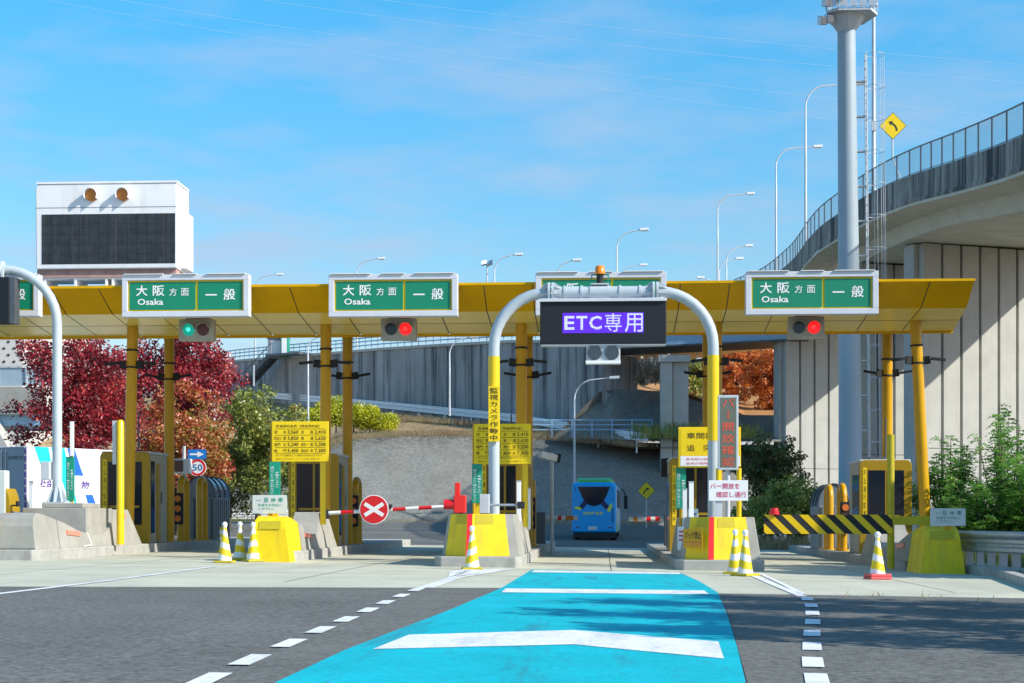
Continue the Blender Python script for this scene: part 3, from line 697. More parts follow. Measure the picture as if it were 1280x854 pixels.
# ------------------------------------------------------------------ islands
ISL = [x-.55 for x in CX]
def lane_island(i, kind, label):
    xc = ISL[i]; b = gz(xc, 45)
    t = thing('toll_island', (xc, 36.8, b), label, 'traffic island', 'toll islands between the lanes')
    mb = MB(); hw = 1.02; fl = -1 if i == 5 else 1
    if kind == 'yellow':
        pg = [(.02, 2.2), (.9, 2.2), (hw, 2.4), (hw, 25.5), (hw-.5, 26.3), (-hw+.5, 26.3), (-hw, 25.5), (-hw, 8.5)]
        mb.prism([(u*fl, v) for u, v in pg][::fl], 'z', -.25, .24)
    else: mb.prism([(-hw+.18, -.12), (hw-.12, -.12), (hw, .12), (hw, 25.5), (hw-.5, 26.3), (-hw+.5, 26.3), (-hw, 25.5), (-hw, .25)], 'z', -.25, .24)
    mb.build('kerb', 'kerb', t, bevel=.025)
    if kind == 'block':       # tall block with a shallow V nose
        def blk(x0, x1, y0, y1, ins, zt, nose): 
            bot_ = [(x0, y0+nose[0], .242), (-.25, y0-.16, .242), (x1, y0+nose[1], .242), (x1, y1, .242), (x0, y1, .242)]
            tp_ = [(x0+ins, .493, zt), (-.22, y0-.06, zt), (x1-ins, .447, zt), (x1-ins, y1-.1, zt), (x0+ins, y1-.1, zt)]
            return MB().loft([bot_, tp_])
        blk(-.86, .97, .2, 6.3, .15, 1.22, (.28, .2)).build('barrier_block', 'concrete', t, bevel=.02)
        def plate(name, u0, u1, v0, v1, side, m, off):
            # a sheet on the left/right nose face, u along the face from the edge, v up
            e0, e1 = Vector((-.25, .04, .242)), Vector((-.22, .14, 1.22))
            if side < 0: c0, c1 = Vector((-.86, .48, .242)), Vector((-.71, .493, 1.22))
            else: c0, c1 = Vector((.97, .4, .242)), Vector((.82, .447, 1.22))
            def q(u, v): return (e0.lerp(e1, v)).lerp(c0.lerp(c1, v), u)
            n = ((c0-e0).cross(e1-e0)); n.normalize()
            if n.y > 0: n = -n
            vs = [q(u0, v0), q(u1, v0), q(u1, v1), q(u0, v1)]
            return MB().add([p+n*off for p in vs]+[p+n*(off-.011) for p in vs], [(0, 1, 2, 3), (7, 6, 5, 4), (0, 4, 5, 1), (1, 5, 6, 2), (2, 6, 7, 3), (3, 7, 4, 0)]).build(name, m, t)
        plate('nose_panel', .02, .86, .0, 1.0, -1, 'yellow_panel', .012)
        plate('nose_panel', .09, .80, .0, 1.0, 1, 'yellow_panel', .012)
        plate('red_stripe', -.02, .085, .0, 1.0, 1, 'red', .016)
        plate('worn_patch', .08, .55, .76, .985, -1, 'dull_yellow', .018)
        plate('worn_patch', .16, .54, .76, .985, 1, 'dull_yellow', .018)
    else:                     # nose wedge, dished side wall, upturned guard near the booth
        def wall(prof_, x0, x1, ins): 
            n = len(prof_)
            A_ = [(x0, y, z) for y, z in prof_]; B_ = [(x1, y, z) for y, z in prof_]
            top = max(z for y, z in prof_)
            def sl(p, s): return (p[0] + s*ins*(p[2]-.242)/(top-.242), p[1], p[2])
            return MB().loft([[sl(p, 1) for p in A_], [sl(p, -1) for p in B_]])
        base = .242
        sh = 1.6 if i == 2 else 0.0
        profile = [(1.7+sh, base), (1.7+sh, .93), (2.2+sh, .86), (3.2+sh*.55, .66), (4.3+sh*.2, .54), (5.2, .56), (5.8, .70), (6.2, .95), (6.35, 1.22), (7.7, 1.22), (8.6, base)]
        wx0, wx1 = (-.92, .96) if kind != 'yellow' else ((.04, .96) if fl > 0 else (-.96, -.04))
        wall(profile, wx0, wx1, .14).build('barrier_wall', 'concrete', t, bevel=.02)
        nose = [(.0, base), (.05, .8), (.14, 1.0), (.4, 1.10), (.9, 1.06), (1.695, .94), (1.695, base)]
        if kind == 'yellow': nose = [(y_+sh, z_ if z_ > base else -.06) for y_, z_ in nose]
        nx0, nx1 = (-.90, .94) if kind != 'yellow' else ((.0, .94) if fl > 0 else (-.94, .0))
        wall(nose, nx0, nx1, .12).build('nose_cover' if kind == 'yellow' else 'nose_block', 'yellow_panel' if kind == 'yellow' else 'concrete', t, bevel=.04)
        if kind == 'yellow':
            MB().add([(.2*fl-.0 if fl > 0 else -.75, .025+sh, .79), (.75 if fl > 0 else -.2, .025+sh, .79), (.73 if fl > 0 else -.22, .107+sh, .985), (.22 if fl > 0 else -.73, .107+sh, .985)], [(0, 1, 2, 3)]).build('worn_patch', 'dull_yellow', t)
        else:
            MB().box(-.75, .02, -.03, .045, .25, .98).build('nose_panel', 'yellow_panel', t)
            MB().tube([(.90, 3.9, .60), (.935, 4.0, .45), (.965, 4.05, .28), (.98, 3.4, .262)], .018, 6).build('conduit', 'white', t)
        for (y, z) in ((2.75+sh, .60), (7.0, 1.06)):
            MB().obox(((.975-.14*(z-.242)/.978)*fl, y, z), (0, 1, -.05), (1, 0, 0), (0, .05, 1), .5 if z < 1 else .3, .02, .055).build('reflector', 'reflector', t)
    return t
IS = [None]*6
IS[1] = lane_island(1, 'plain', 'left concrete toll island carrying the tall grey arch pole')
IS[2] = lane_island(2, 'yellow', 'toll island with solid yellow nose behind three striped cones')
IS[3] = lane_island(3, 'block', 'toll island whose yellow nose block has one cone before it, left of the blue lane')
IS[4] = lane_island(4, 'block', 'toll island with red striped yellow nose and a no reversing notice')
IS[5] = lane_island(5, 'yellow', 'shaded toll island with yellow nose right of the black striped gate')

# ------------------------------------------------------------------ booths
def make_booth():
    t = thing('toll_booth', (0, 0, 0), '', 'toll booth', 'mustard toll booths on the islands')
    def rr(x0, x1, z0, z1, r):   # rounded top rectangle outline
        pts = [(x0, z0), (x1, z0)]
        for a in range(0, 91, 15): pts.append((x1-r+r*math.cos(R(a)), z1-r+r*math.sin(R(a))))
        for a in range(90, 181, 15): pts.append((x0+r+r*math.cos(R(a)), z1-r+r*math.sin(R(a))))
        return pts
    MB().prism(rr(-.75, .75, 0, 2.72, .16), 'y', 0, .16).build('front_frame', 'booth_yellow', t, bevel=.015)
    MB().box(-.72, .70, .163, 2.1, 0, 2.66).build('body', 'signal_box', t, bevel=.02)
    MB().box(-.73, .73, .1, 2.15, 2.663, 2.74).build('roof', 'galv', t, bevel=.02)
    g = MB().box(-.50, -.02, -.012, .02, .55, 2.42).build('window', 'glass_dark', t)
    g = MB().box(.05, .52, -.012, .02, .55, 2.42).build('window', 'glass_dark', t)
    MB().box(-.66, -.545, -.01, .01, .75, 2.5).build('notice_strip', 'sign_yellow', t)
    text('notice_lettering', '不正通行監視中', -.64, -.565, .85, 2.42, -.012, 'letter_black', t, vertical=True)
    # lane-side face: yellow posts, glass door and slot
    MB().box(.702, .735, .25, .62, .3, 2.45).build('side_window', 'glass_dark', t)
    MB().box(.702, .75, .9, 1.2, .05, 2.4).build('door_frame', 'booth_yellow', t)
    MB().box(.702, .742, 1.3, 1.42, 1.2, 1.55).build('ticket_slot', 'dark_steel', t)
    MB().box(-.735, -.705, .3, 1.5, .9, 2.3).build('side_window', 'glass_dark', t)
    MB().tube([(.15, .9, 2.74), (.15, .9, 4.0)], .025, 6).build('antenna', 'dark_steel', t)
    MB().box(-.35, .1, .6, 1.0, 2.742, 2.82).build('roof_unit', 'dark_steel', t)
    # clerk's cabin fittings seen through the glass
    MB().box(-.45, .45, -.018, -.0125, 1.05, 1.12).build('window_rail', 'booth_yellow', t)
    return t
bl = {1: 'mustard toll booth in front of the white truck', 2: 'mustard toll booth behind the left price board', 3: 'mustard toll booth mostly hidden by the arch pole and price board',
      4: 'dark fronted toll booth behind the yellow distance warning board', 5: 'shaded toll booth with two aerials near the right concrete piers'}
proto = make_booth()
for i in (1, 2, 3, 4, 5):
    o = proto if i == 1 else copy_tree(proto)
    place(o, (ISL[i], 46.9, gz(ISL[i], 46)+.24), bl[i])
# rounded hoops, signal lamps and the stair hood behind each booth
def make_hoop():
    t = thing('guard_hoop', (0, 0, 0), '', 'guard hoop', 'yellow guard hoops behind the booths')
    pts = [(0, -.0, 0), (0, 0, 1.7)] + [(0, .35-.35*math.cos(R(a)), 1.7+.35*math.sin(R(a))) for a in range(20, 161, 20)] + [(0, .7, 1.7), (0, .7, 0)]
    MB().tube(pts, .115, 12).build('hoop_pipe', 'column_yellow', t)
    mb = MB()
    for y in (0, .7): mb.tube([(0, y, 0), (0, y, .05)], .19, 12)
    mb.build('base_flange', 'column_yellow', t)
    return t
def make_lamps():
    t = thing('lane_lamp', (0, 0, 0), '', 'signal lamp', 'three lamp signals on the hoops')
    MB().box(-.15, .15, -.08, .08, 0, 1.0).build('housing', 'matte_black', t, bevel=.02)
    for k in range(3): MB().disc((0, -.085, .18+.32*k), .105, (0, 1, 0), .03).build('lens', 'orange_lens', t)
    return t
def make_hood():
    t = thing('stair_hood', (0, 0, 0), '', 'stair cover', 'grey stair covers on the islands')
    MB().box(-.5, .5, 0, 2.2, 0, 1.45).build('body', 'cabinet_grey', t, bevel=.02)
    mb = MB()
    for y0, y1 in ((0.02, .7), (.74, 1.44), (1.48, 2.18)):
        mb.loft([[(.5*math.cos(R(a)), y, 1.453+.72*math.sin(R(a))) for a in range(0, 181, 12)] for y in (y0, y1)])
    mb.build('dome', 'dome_glass', t)
    for y in (0, .72, 1.46, 2.2):
        MB().tube([(.515*math.cos(R(a)), y, 1.453+.735*math.sin(R(a))) for a in range(0, 181, 12)], .022, 6).build('rib', 'dark_steel', t)
    mb = MB()
    for k in range(5): mb.box(-.45+.2*k, -.38+.2*k, -.02, -.003, .05, 1.4)
    for k in range(7): mb.box(.503, .52, .1+.3*k, .16+.3*k, .05, 1.4)
    mb.build('seam', 'dark_steel', t)
    return t
hoop, lamps, hood = make_hoop(), make_lamps(), make_hood()
names = {1: 'behind the booth beside the white truck', 2: 'behind the booth left of the red cross disc', 3: 'in shade behind the arch pole island', 4: 'in shade behind the warning board island', 5: 'behind the black striped gate'}
first = True
for i in (1, 2, 3, 4, 5):
    z = gz(ISL[i], 52)+.24
    sgn = -1 if i == 5 else 1
    for k, (dx, dy) in enumerate(((.62, 50.9), (.80, 52.6))):
        if k and i in (2, 3, 4): continue
        o = hoop if first and k == 0 else copy_tree(hoop)
        place(o, (ISL[i]+sgn*dx, dy, z), (('nearer' if k == 0 else 'farther') if i in (1, 5) else 'single') + ' yellow guard hoop ' + names[i])
    o = lamps if first else copy_tree(lamps)
    place(o, (ISL[i]+sgn*.60, 50.7, z+.55), 'black triple orange lamp signal ' + names[i])
    if i in (2, 3, 4): continue
    o = hood if first else copy_tree(hood)
    place(o, (ISL[i]+sgn*.48, 54.0, z), 'grey round topped stair cover ' + names[i])
    first = False

# ------------------------------------------------------------------ lane signs and signals on the canopy
def make_lane_sign():
    t = thing('lane_sign', (0, 0, 0), '', 'road sign', 'green lane signs along the canopy')
    w2, h2 = 1.79, .585
    mb = MB()
    mb.box(-w2, w2, 0, .32, -h2, -h2+.155); mb.box(-w2, w2, 0, .32, h2-.155, h2); mb.box(-w2, -w2+.155, 0, .32, -h2+.155, h2-.155); mb.box(w2-.155, w2, 0, .32, -h2+.155, h2-.155)
    mb.box(-w2+.1, w2-.1, .1, .3, -h2+.1, h2-.1)
    mb.build('frame', 'sign_frame', t, bevel=.012)
    MB().box(-w2+.157, w2-.157, .07, .099, -h2+.157, h2-.157).build('border', 'sign_yellow', t)
    MB().box(-w2+.20, .28, .05, .0695, -h2+.20, h2-.20).build('panel', 'sign_green', t)
    MB().box(.345, w2-.20, .05, .0695, -h2+.20, h2-.20).build('panel', 'sign_green', t)
    merge_text('lettering', [('大', -1.40, -1.08, 0.0, .30, .048,.018), ('阪', -.93, -.60, 0.0, .30, .048,.018), ('方', -.46, -.25, 0.0, .21, .048, .004), ('面', -.13, .09, 0.0, .21, .048, .004),
                             ('Osaka', -1.36, -.63, -.25, -.075, .048, .018), ('一', .56, .88, -.0, .04, .048, .0), ('般', 1.07, 1.40, -.13, .19, .048,.018)], 'letter_white', t)
    mb = MB()
    for x0, x1 in ((-1.72, -.62), (-.3, .33), (.6, 1.7)): mb.box(x0, x1, -.05, .08, h2+.003, h2+.025)
    mb.build('top_light', 'lamp_white', t)
    mb = MB()
    for x in (-1.2, 0, 1.2): mb.box(x-.05, x+.05, .32, .6, -.3, .35)
    mb.build('bracket', 'dark_steel', t)
    return t
sg = make_lane_sign(); sg.scale = (.97, .97, .97)
sl_ = ['green Osaka lane sign cut off by the left edge of the view', 'green Osaka lane sign directly above the green lit signal', 'green Osaka lane sign above the red signal left of the arch',
       'green lane sign mostly hidden behind the violet lit display', 'green Osaka lane sign in front of the tall grey mast']
for k, (px, py) in enumerate(((-30, 369.5), (231.5, 369.5), (491, 369), (751, 367), (1015, 366))):
    o = sg if k == 0 else copy_tree(sg)
    place(o, at(px, py, 42.6), sl_[k])
def make_signal(l_on, r_on):
    t = thing('lane_signal', (0, 0, 0), '', 'traffic light', 'two lamp lane signals under the canopy')
    MB().box(-.49, .49, 0, .3, -.30, .30).build('housing', 'signal_box', t, bevel=.02)
    mb = MB(); mb.box(-.04, .04, .1, .2, .30, .62); mb.box(-.3, .3, .05, .28, .303, .36); mb.build('hanger', 'rust', t)
    for sx_, m_ in ((-1, 'signal_green_on' if l_on else 'signal_dark_off'), (1, 'signal_red_on' if r_on else 'signal_red_off')):
        if r_on and sx_ < 0: m_ = 'signal_dark_off'
        le = MB().disc((.2*sx_, -.01, 0), .165, (0, 1, 0), .03, 32).build('lens', m_, t)
        if m_.endswith('_on'): MB().disc((.2*sx_-.01, -.03, .01), .06, (0, 1, 0), .012, 20).build('lamp_core', 'signal_core' if sx_ < 0 else 'signal_red_core', le)
        mb = MB()
        mb.loft([[(.2*sx_+r*math.cos(R(a)), y, r*math.sin(R(a))) for a in range(10, 171, 16)] for y, r in ((0, .185), (-.16, .18), (-.16, .172), (0, .177))], close=False, caps=False)
        mb.build('visor', 'signal_box', t)
    return t
for px, py, g, r, lb in ((245, 412.5, 1, 0, 'beige lane signal showing a green light'), (498, 411.5, 0, 1, 'beige lane signal showing red, left of the arch'), (1008, 409.5, 0, 1, 'beige lane signal showing red, in front of the mast')):
    o = make_signal(g, r); place(o, at(px, py, 43.7), lb)
# the large message board standing on the canopy
vm = thing('message_board', at(132, 338, 45.2), 'white cabinet message board with blank dark screen on the canopy', 'message board')
k_ = 45.2/2000*1.0
def vx(px): return at(px, 338, 45.2).x - vm.location.x
def vz(py): return at(132, py, 45.2).z - vm.location.z
x0, x1, z0, z1 = vx(44), vx(221), vz(336), vz(229.5)
mb = MB()
pts = [(x0+.15, z0), (x1, z0), (x1, z1), (x0+.15, z1), (x0, z1-.15), (x0, z0+.15)]
mb.prism([(x0+.02, z0), (x1, z0), (x1, z1-.0), (x0+.1, z1), (x0, z1-.1)], 'y', 0, 1.35)
mb.build('cabinet', 'white_dirty', vm, bevel=.03)
MB().box(x1+.003, x1+.16, .45, 1.25, z0+.05, z1-.75).build('side_door', 'white_dirty', vm, bevel=.03)
MB().box(x0+.04, x1+.02, -.02, 1.3, z1+.003, z1+.06).build('top_cap', 'white', vm)
sx0, sx1, sz0, sz1 = vx(52), vx(219), vz(330), vz(267.5)
sc_ = MB().box(sx0, sx1, -.004, .05, sz0, sz1).build('screen', 'led_panel', vm)
mb = MB()
for k in range(1, 14):
    x = sx0+(sx1-sx0)*k/14; mb.box(x-.006, x+.006, -.008, -.0045, sz0, sz1)
for k in range(1, 5):
    z = sz0+(sz1-sz0)*k/5; mb.box(sx0, sx1, -.0075, -.0045, z-.004, z+.004)
mb.build('module_seam', 'matte_black', sc_)
mb = MB(); mb.box(x0+.01, x1, -.006, -.001, vz(259.5), vz(258.8)); mb.build('panel_seam', 'cabinet_grey', vm)
for px in (115, 154.5):
    c = (vx(px), 0, vz(244.5)); l_ = MB().disc((c[0], -.035, c[2]), .17, (0, 1, 0), .06, 28).build('warning_lamp', 'amber', vm)
    MB().loft([[(c[0]+r*math.cos(R(a)), y, c[2]+r*math.sin(R(a))) for a in range(-30, 211, 20)] for y, r in ((-.01, .2), (-.20, .195), (-.20, .185), (-.01, .185))], close=False, caps=False).build('visor', 'white', l_)
mb = MB(); mb.box(x0+.02, x1-.05, .1, 1.2, vz(346), z0-.003); mb.build('base_beam', 'rust', vm)
mb = MB(); 
for z in (vz(360), vz(347.5)): mb.box(x0-.1, x1+.1, .12, 1.18, z, z+.05)
for px in (54, 92, 131, 139, 175, 210): mb.box(vx(px)-.03, vx(px)+.03, .13, 1.17, vz(360)-.28, vz(347.5))
mb.build('base_frame', 'white_dirty', vm)
MB().box(vx(127), vx(143), -.02, .1, vz(361), vz(357)).build('foot_plate', 'yellow', vm)

# ------------------------------------------------------------------ arch gantry over the blue lane
AY = 39.0
ga = thing('arch_gantry', (ISL[3], AY, gz(-3, AY)), 'pale grey pipe arch with yellow bands standing across the blue lane', 'gantry')
pl, pr = at(617.5, 645, AY), at(891.5, 660, AY); zt = at(750, 365.5, AY).z
def arch(p, s, rad=1.32):
    pts = [Vector((p.x, AY, zt-rad))]
    for a in range(10, 91, 10): pts.append(Vector((p.x + s*(rad-rad*math.cos(R(a))), AY, zt-rad+rad*math.sin(R(a)))))
    return pts
rP = .135
zy0, zy1 = at(617, 552, AY).z, at(617, 446, AY).z
for p, s in ((pl, 1), (pr, -1)):
    a = arch(p, s); b0 = gz(p.x, AY)+1.2
    po = MB().tube([(p.x, AY, b0), (p.x, AY, zy0), (p.x, AY, zy1)] + a, rP, 20).build('pole', 'pole_grey', ga, world=True)
    MB().tube([(p.x, AY, zy0), (p.x, AY, zy1)], rP+.006, 20).build('yellow_band', 'yellow', po, world=True)
    mb = MB(); e_ = a[-1]; mb.tube([e_+Vector((s*.0, 0, 0)), e_+Vector((s*.06, 0, 0))], .25, 20); mb.tube([e_+Vector((s*.09, 0, 0)), e_+Vector((s*.15, 0, 0))], .25, 20)
    for k in range(8):
        an = R(45*k+10); u = Vector((0, math.cos(an), math.sin(an)))
        mb.add([e_+u*.13, e_+u*.25, e_+u*.13-Vector((s*.2, 0, 0))] + [q+Vector((0, -math.sin(an), math.cos(an)))*.015 for q in (e_+u*.13, e_+u*.25, e_+u*.13-Vector((s*.2, 0, 0)))], [(0, 1, 2), (5, 4, 3), (0, 3, 4, 1), (1, 4, 5, 2), (2, 5, 3, 0)])
        f_ = e_+Vector((s*.15, 0, 0))
        mb.add([f_+u*.13, f_+u*.25, f_+u*.13+Vector((s*.2, 0, 0))] + [q+Vector((0, -math.sin(an), math.cos(an)))*.015 for q in (f_+u*.13, f_+u*.25, f_+u*.13+Vector((s*.2, 0, 0)))], [(0, 1, 2), (5, 4, 3), (0, 3, 4, 1), (1, 4, 5, 2), (2, 5, 3, 0)])
    mb.build('flange', 'pole_grey', po, world=True)
xa, xb = arch(pl, 1)[-1].x+.15, arch(pr, -1)[-1].x-.15
MB().tube([(xa, AY, zt), (xb, AY, zt)], rP+.01, 20).build('crossbeam', 'pole_grey', ga, world=True)
for px in (706, 727, 775, 800):
    x = at(px, 366, AY).x; mb = MB(); mb.tube([(x-.03, AY, zt), (x+.03, AY, zt)], .17, 20); mb.box(x-.03, x+.03, AY-.02, AY+.06, zt-.36, zt-.1)
    mb.build('clamp', 'pole_grey', ga, world=True)
x = at(750, 366, AY).x; MB().tube([(x-.25, AY, zt), (x+.25, AY, zt)], .165, 20).build('saddle', 'pole_grey', ga, world=True)
def beacon(loc, label):
    t = thing('rotating_beacon', loc, label, 'beacon')
    MB().box(-.22, .22, -.12, .12, .02, .05).build('base_plate', 'galv', t)
    mb = MB()
    for x in (-.2, .2): mb.beam((x, 0, .05), (x, 0, .27), .03, .03)
    mb.beam((-.2, 0, .27), (.2, 0, .27), .03, .03); mb.build('frame', 'teal_green', t)
    MB().tube([(0, 0, .05), (0, 0, .28)], .085, 16).build('stem', 'matte_black', t)
    MB().tube([(0, 0, .283), (0, 0, .31), (0, 0, .46), (0, 0, .49)], [.13, .13, .11, .08], 18).build('lens', 'beacon_orange', t)
    return t
beacon((x, AY, zt+.155), 'orange beacon on top of the arch crossbeam')
ld = thing('lane_display', at(754, 402, AY-.32), 'black lane display lit violet with ETC lettering', 'display')
dx0, dx1 = at(675, 402, AY-.32).x-ld.location.x, at(833, 402, AY-.32).x-ld.location.x
def dz(py): return at(754, py, AY-.32).z - ld.location.z
def dxp(px): return at(px, 402, AY-.32).x - ld.location.x
MB().box(dx0, dx1, 0, .42, dz(430), dz(377)).build('housing', 'screen_housing', ld, bevel=.02)
MB().box(dx0-.01, dx1+.01, -.06, .45, dz(377)+.003, dz(373)).build('top_hood', 'sign_frame', ld)
MB().box(dxp(703), dxp(804.5), -.006, .01, dz(416.5), dz(391)).build('screen', 'led_violet', ld)
merge_text('lettering', [('E', dxp(705.5), dxp(718), dz(412), dz(395), -.008, .02), ('T', dxp(720.5), dxp(734), dz(412), dz(395), -.008, .02), ('C', dxp(736.5), dxp(752), dz(412), dz(395), -.008, .02),
                         ('専', dxp(756), dxp(777), dz(415), dz(392), -.008, .0), ('用', dxp(781), dxp(803.5), dz(415.5), dz(392), -.008, .004)], 'led_white', ld)
MB().box(dx0+.02, dx1-.02, .02, .4, dz(431.5), dz(430)-.003).build('bottom_trim', 'galv', ld)
sg_ = thing('lane_signal', at(754, 442.5, AY-.25), 'unlit lane signal with two mirror lenses below the violet display', 'traffic light', 'two lamp lane signals under the canopy')
MB().box(-.41, .41, 0, .25, -.16, .225).build('housing', 'galv', sg_, bevel=.015)
MB().box(-.42, .42, -.05, .26, -.235, -.163).build('bottom_plate', 'white', sg_)
for s in (-1, 1):
    le = MB().disc((.21*s, -.012, .03), .165, (0, 1, 0), .03, 32).build('lens', 'mirror_lens', sg_)
    MB().tube([(.21*s, -.005, .03), (.21*s, -.04, .03)], .178, 28, cap=False).build('rim', 'dark_steel', le)

t = thing('yellow_post', at(150.5, 660, 42.6), 'bright yellow post with a grey backing strip before the left booth', 'post')
zt4 = at(150, 525, 42.6).z - t.location.z
MB().tube([(0, 0, -.45), (0, 0, zt4-.06), (0, 0, zt4)], [.10, .10, .06], 16).build('post', 'yellow', t)
MB().box(-.22, -.12, .0, .08, zt4-1.2, zt4-.02).build('backing_strip', 'galv', t)
# the second arch, reaching in from the left
ga2 = thing('arch_gantry', (-14, 41.6, gz(-14, 41.6)), 'pale grey pipe arch leaving through the left edge of the view', 'gantry')
p = at(71.5, 628, 41.6); zt2 = at(0, 337.5, 41.6).z
base_z = at(71.5, 629, 41.6).z
a = [Vector((p.x, 41.6, base_z))]+[Vector((p.x - (1.45-1.45*math.cos(R(q))), 41.6, zt2-1.45+1.45*math.sin(R(q)))) for q in range(0, 91, 10)]
MB().tube(a, .125, 20).build('pole', 'pole_grey', ga2, world=True)
MB().tube([a[-1]-Vector((.17, 0, 0)), a[-1]-Vector((5.5, 0, 0))], .135, 18).build('crossbeam', 'pole_grey', ga2, world=True)
mb = MB()
for o_ in (0.0, .1): mb.tube([a[-1]-Vector((o_, 0, 0)), a[-1]-Vector((o_+.06, 0, 0))], .24, 18)
mb.build('flange', 'pole_grey', ga2, world=True)
mb = MB(); mb.box(p.x-.3, p.x+.3, 41.3, 41.9, base_z, base_z+.03)
for k in range(8):
    an = R(45*k); u = Vector((math.cos(an), math.sin(an), 0)); q = Vector((p.x, 41.6, base_z+.03)); s_ = Vector((-u.y, u.x, 0))*.014
    T_ = [q+u*.12, q+u*.28, q+u*.12+Vector((0, 0, .42))]; mb.add([t_+s_ for t_ in T_]+[t_-s_ for t_ in T_], [(0, 1, 2), (5, 4, 3), (0, 3, 4, 1), (1, 4, 5, 2), (2, 5, 3, 0)])
mb.build('base_plate', 'pole_grey', ga2, world=True)
MB().box(p.x-.36, p.x-.13, 41.35, 41.6, at(0, 600, 41.6).z, at(0, 577.5, 41.6).z).build('junction_box', 'galv', ga2, world=True, bevel=.01)
ld2 = thing('lane_display', at(-40, 375, 41.3), 'dark lane display cut off by the left edge', 'display')
r_ = at(17.5, 375, 41.3).x - ld2.location.x
MB().box(-2.2, r_-.13, 0, .4, -.62, .6).build('housing', 'screen_housing', ld2, bevel=.02)
MB().box(r_-.125, r_, .02, .4, -.62, .6).build('side_cover', 'dark_steel', ld2)
mb = MB()
for x in (-1.2, -.2, r_-.4): mb.box(x, x+.06, .1, .2, .603, .62+(zt2-ld2.location.z-.62))
mb.build('hanger', 'galv', ld2)
# plinth that carries the left arch, a conduit on it
bk = thing('arch_plinth', (-14, 40.5, gz(-14, 40)), 'stepped pale concrete plinth under the left arch pole', 'plinth')
X0, X1 = at(28, 660, 41.0).x, at(108, 660, 41.0).x
mb = MB(); mb.box(X0, X1, 41.0, 43.2, gz(-14, 40)+.25, at(0, 635, 41.0).z); mb.build('lower_block', 'concrete', bk, world=True, bevel=.02)
mb = MB(); mb.box(at(52, 0, 41.2).x, at(104, 0, 41.2).x, 41.2, 42.6, at(0, 635, 41.0).z+.002, base_z); mb.build('upper_block', 'concrete', bk, world=True, bevel=.02)

# ------------------------------------------------------------------ boards, small signs and gates
def post(name, parent, x, y, z0, z1, r=.045, m='yellow', mb=None):
    return MB().tube([(x, y, z0), (x, y, z1)], r, 14).build(name, m, parent, world=True)
def board_at(name, px0, px1, py0, py1, Y, label, cat, group=None):
    """Empty at the board's centre; returns it with half width and half height"""
    c = at((px0+px1)/2, (py0+py1)/2, Y); a = at(px0, py0, Y); b = at(px1, py1, Y)
    return thing(name, c, label, cat, group), (b.x-a.x)/2, (a.z-b.z)/2
def price_board(px0, px1, py0, py1, Y, ppx, label):
    t, a, h = board_at('price_board', px0, px1, py0, py1, Y, label, 'price board', 'yellow toll price boards')
    MB().box(-a, a, 0, .05, -h, h).build('panel', 'sign_yellow', t, bevel=.006)
    b0 = gz(t.location.x, Y)+.9
    x = at(ppx, 600, Y).x
    post('post', t, x, Y+.14, b0, t.location.z+h-.12, .075, 'yellow')
    post('post', t, x-2*a+.14, Y+.14, b0, t.location.z+h-.03, .04, 'column_yellow')
    mb = MB()
    for z in (h-.30, h-.55, h-.80, h-1.05, h-1.30):
        zz = h - (h-z)*2*h/1.62; mb.box(-a+.08, a-.08, -.004, -.001, zz-.005, zz+.005)
    mb.build('rule_line', 'letter_brown', t)
    items = [('普通車料金表（現金車料金）', -a+.10, a-.22, h*.70, h*.84, -.002, .008)]
    rows = [('洲', '本', '3,560', '淡', '路', '2,410'), ('西淡三', '原', '3,820', '東', '浦', '2,620'), ('鳴門', '北', '5,240', '津名一', '宮', '3,200'), ('鳴', '門', '5,450', '高松中', '央', '7,300')]
    zc = [.47, .16, -.15, -.46]
    for rw_, z in zip(rows, zc):
        z0, z1 = h*(z-.085), h*(z+.085); e = .04*a; wv = .11*a
        L1 = wv if len(rw_[0]) == 1 else (2*wv if len(rw_[0]) == 2 else 2.4*wv)
        L2 = wv if len(rw_[3]) == 1 else 2.4*wv
        items += [(rw_[0], -.92*a, -.92*a+L1, z0, z1, -.002, .006), (rw_[1], -.60*a, -.60*a+wv, z0, z1, -.002, .006), (rw_[2], -.44*a, -.06*a, h*(z-.11), h*(z+.10), -.002, .012),
                  (rw_[3], .03*a, .03*a+L2, z0, z1, -.002, .006), (rw_[4], .36*a, .36*a+wv, z0, z1, -.002, .006), (rw_[5], .52*a, .91*a, h*(z-.11), h*(z+.10), -.002, .012)]
    items += [('※ＥＴＣは曜日により異なる料金もあります。', -.88*a, .80*a, -.735*h, -.655*h, -.002, .004), ('洲本ＩＣからのＥＴＣゾーンは均一料金です。', -.86*a, .72*a, -.905*h, -.825*h, -.002, .004)]
    merge_text('lettering', items, 'letter_brown', t)
    return t
price_board(340, 410.5, 527, 577, 40.6, 402.5, 'yellow toll price board with four rows of prices, its post in the open')
price_board(592.5, 663.5, 530, 580, 40.6, 656, 'yellow toll price board partly covered by the arch pole')

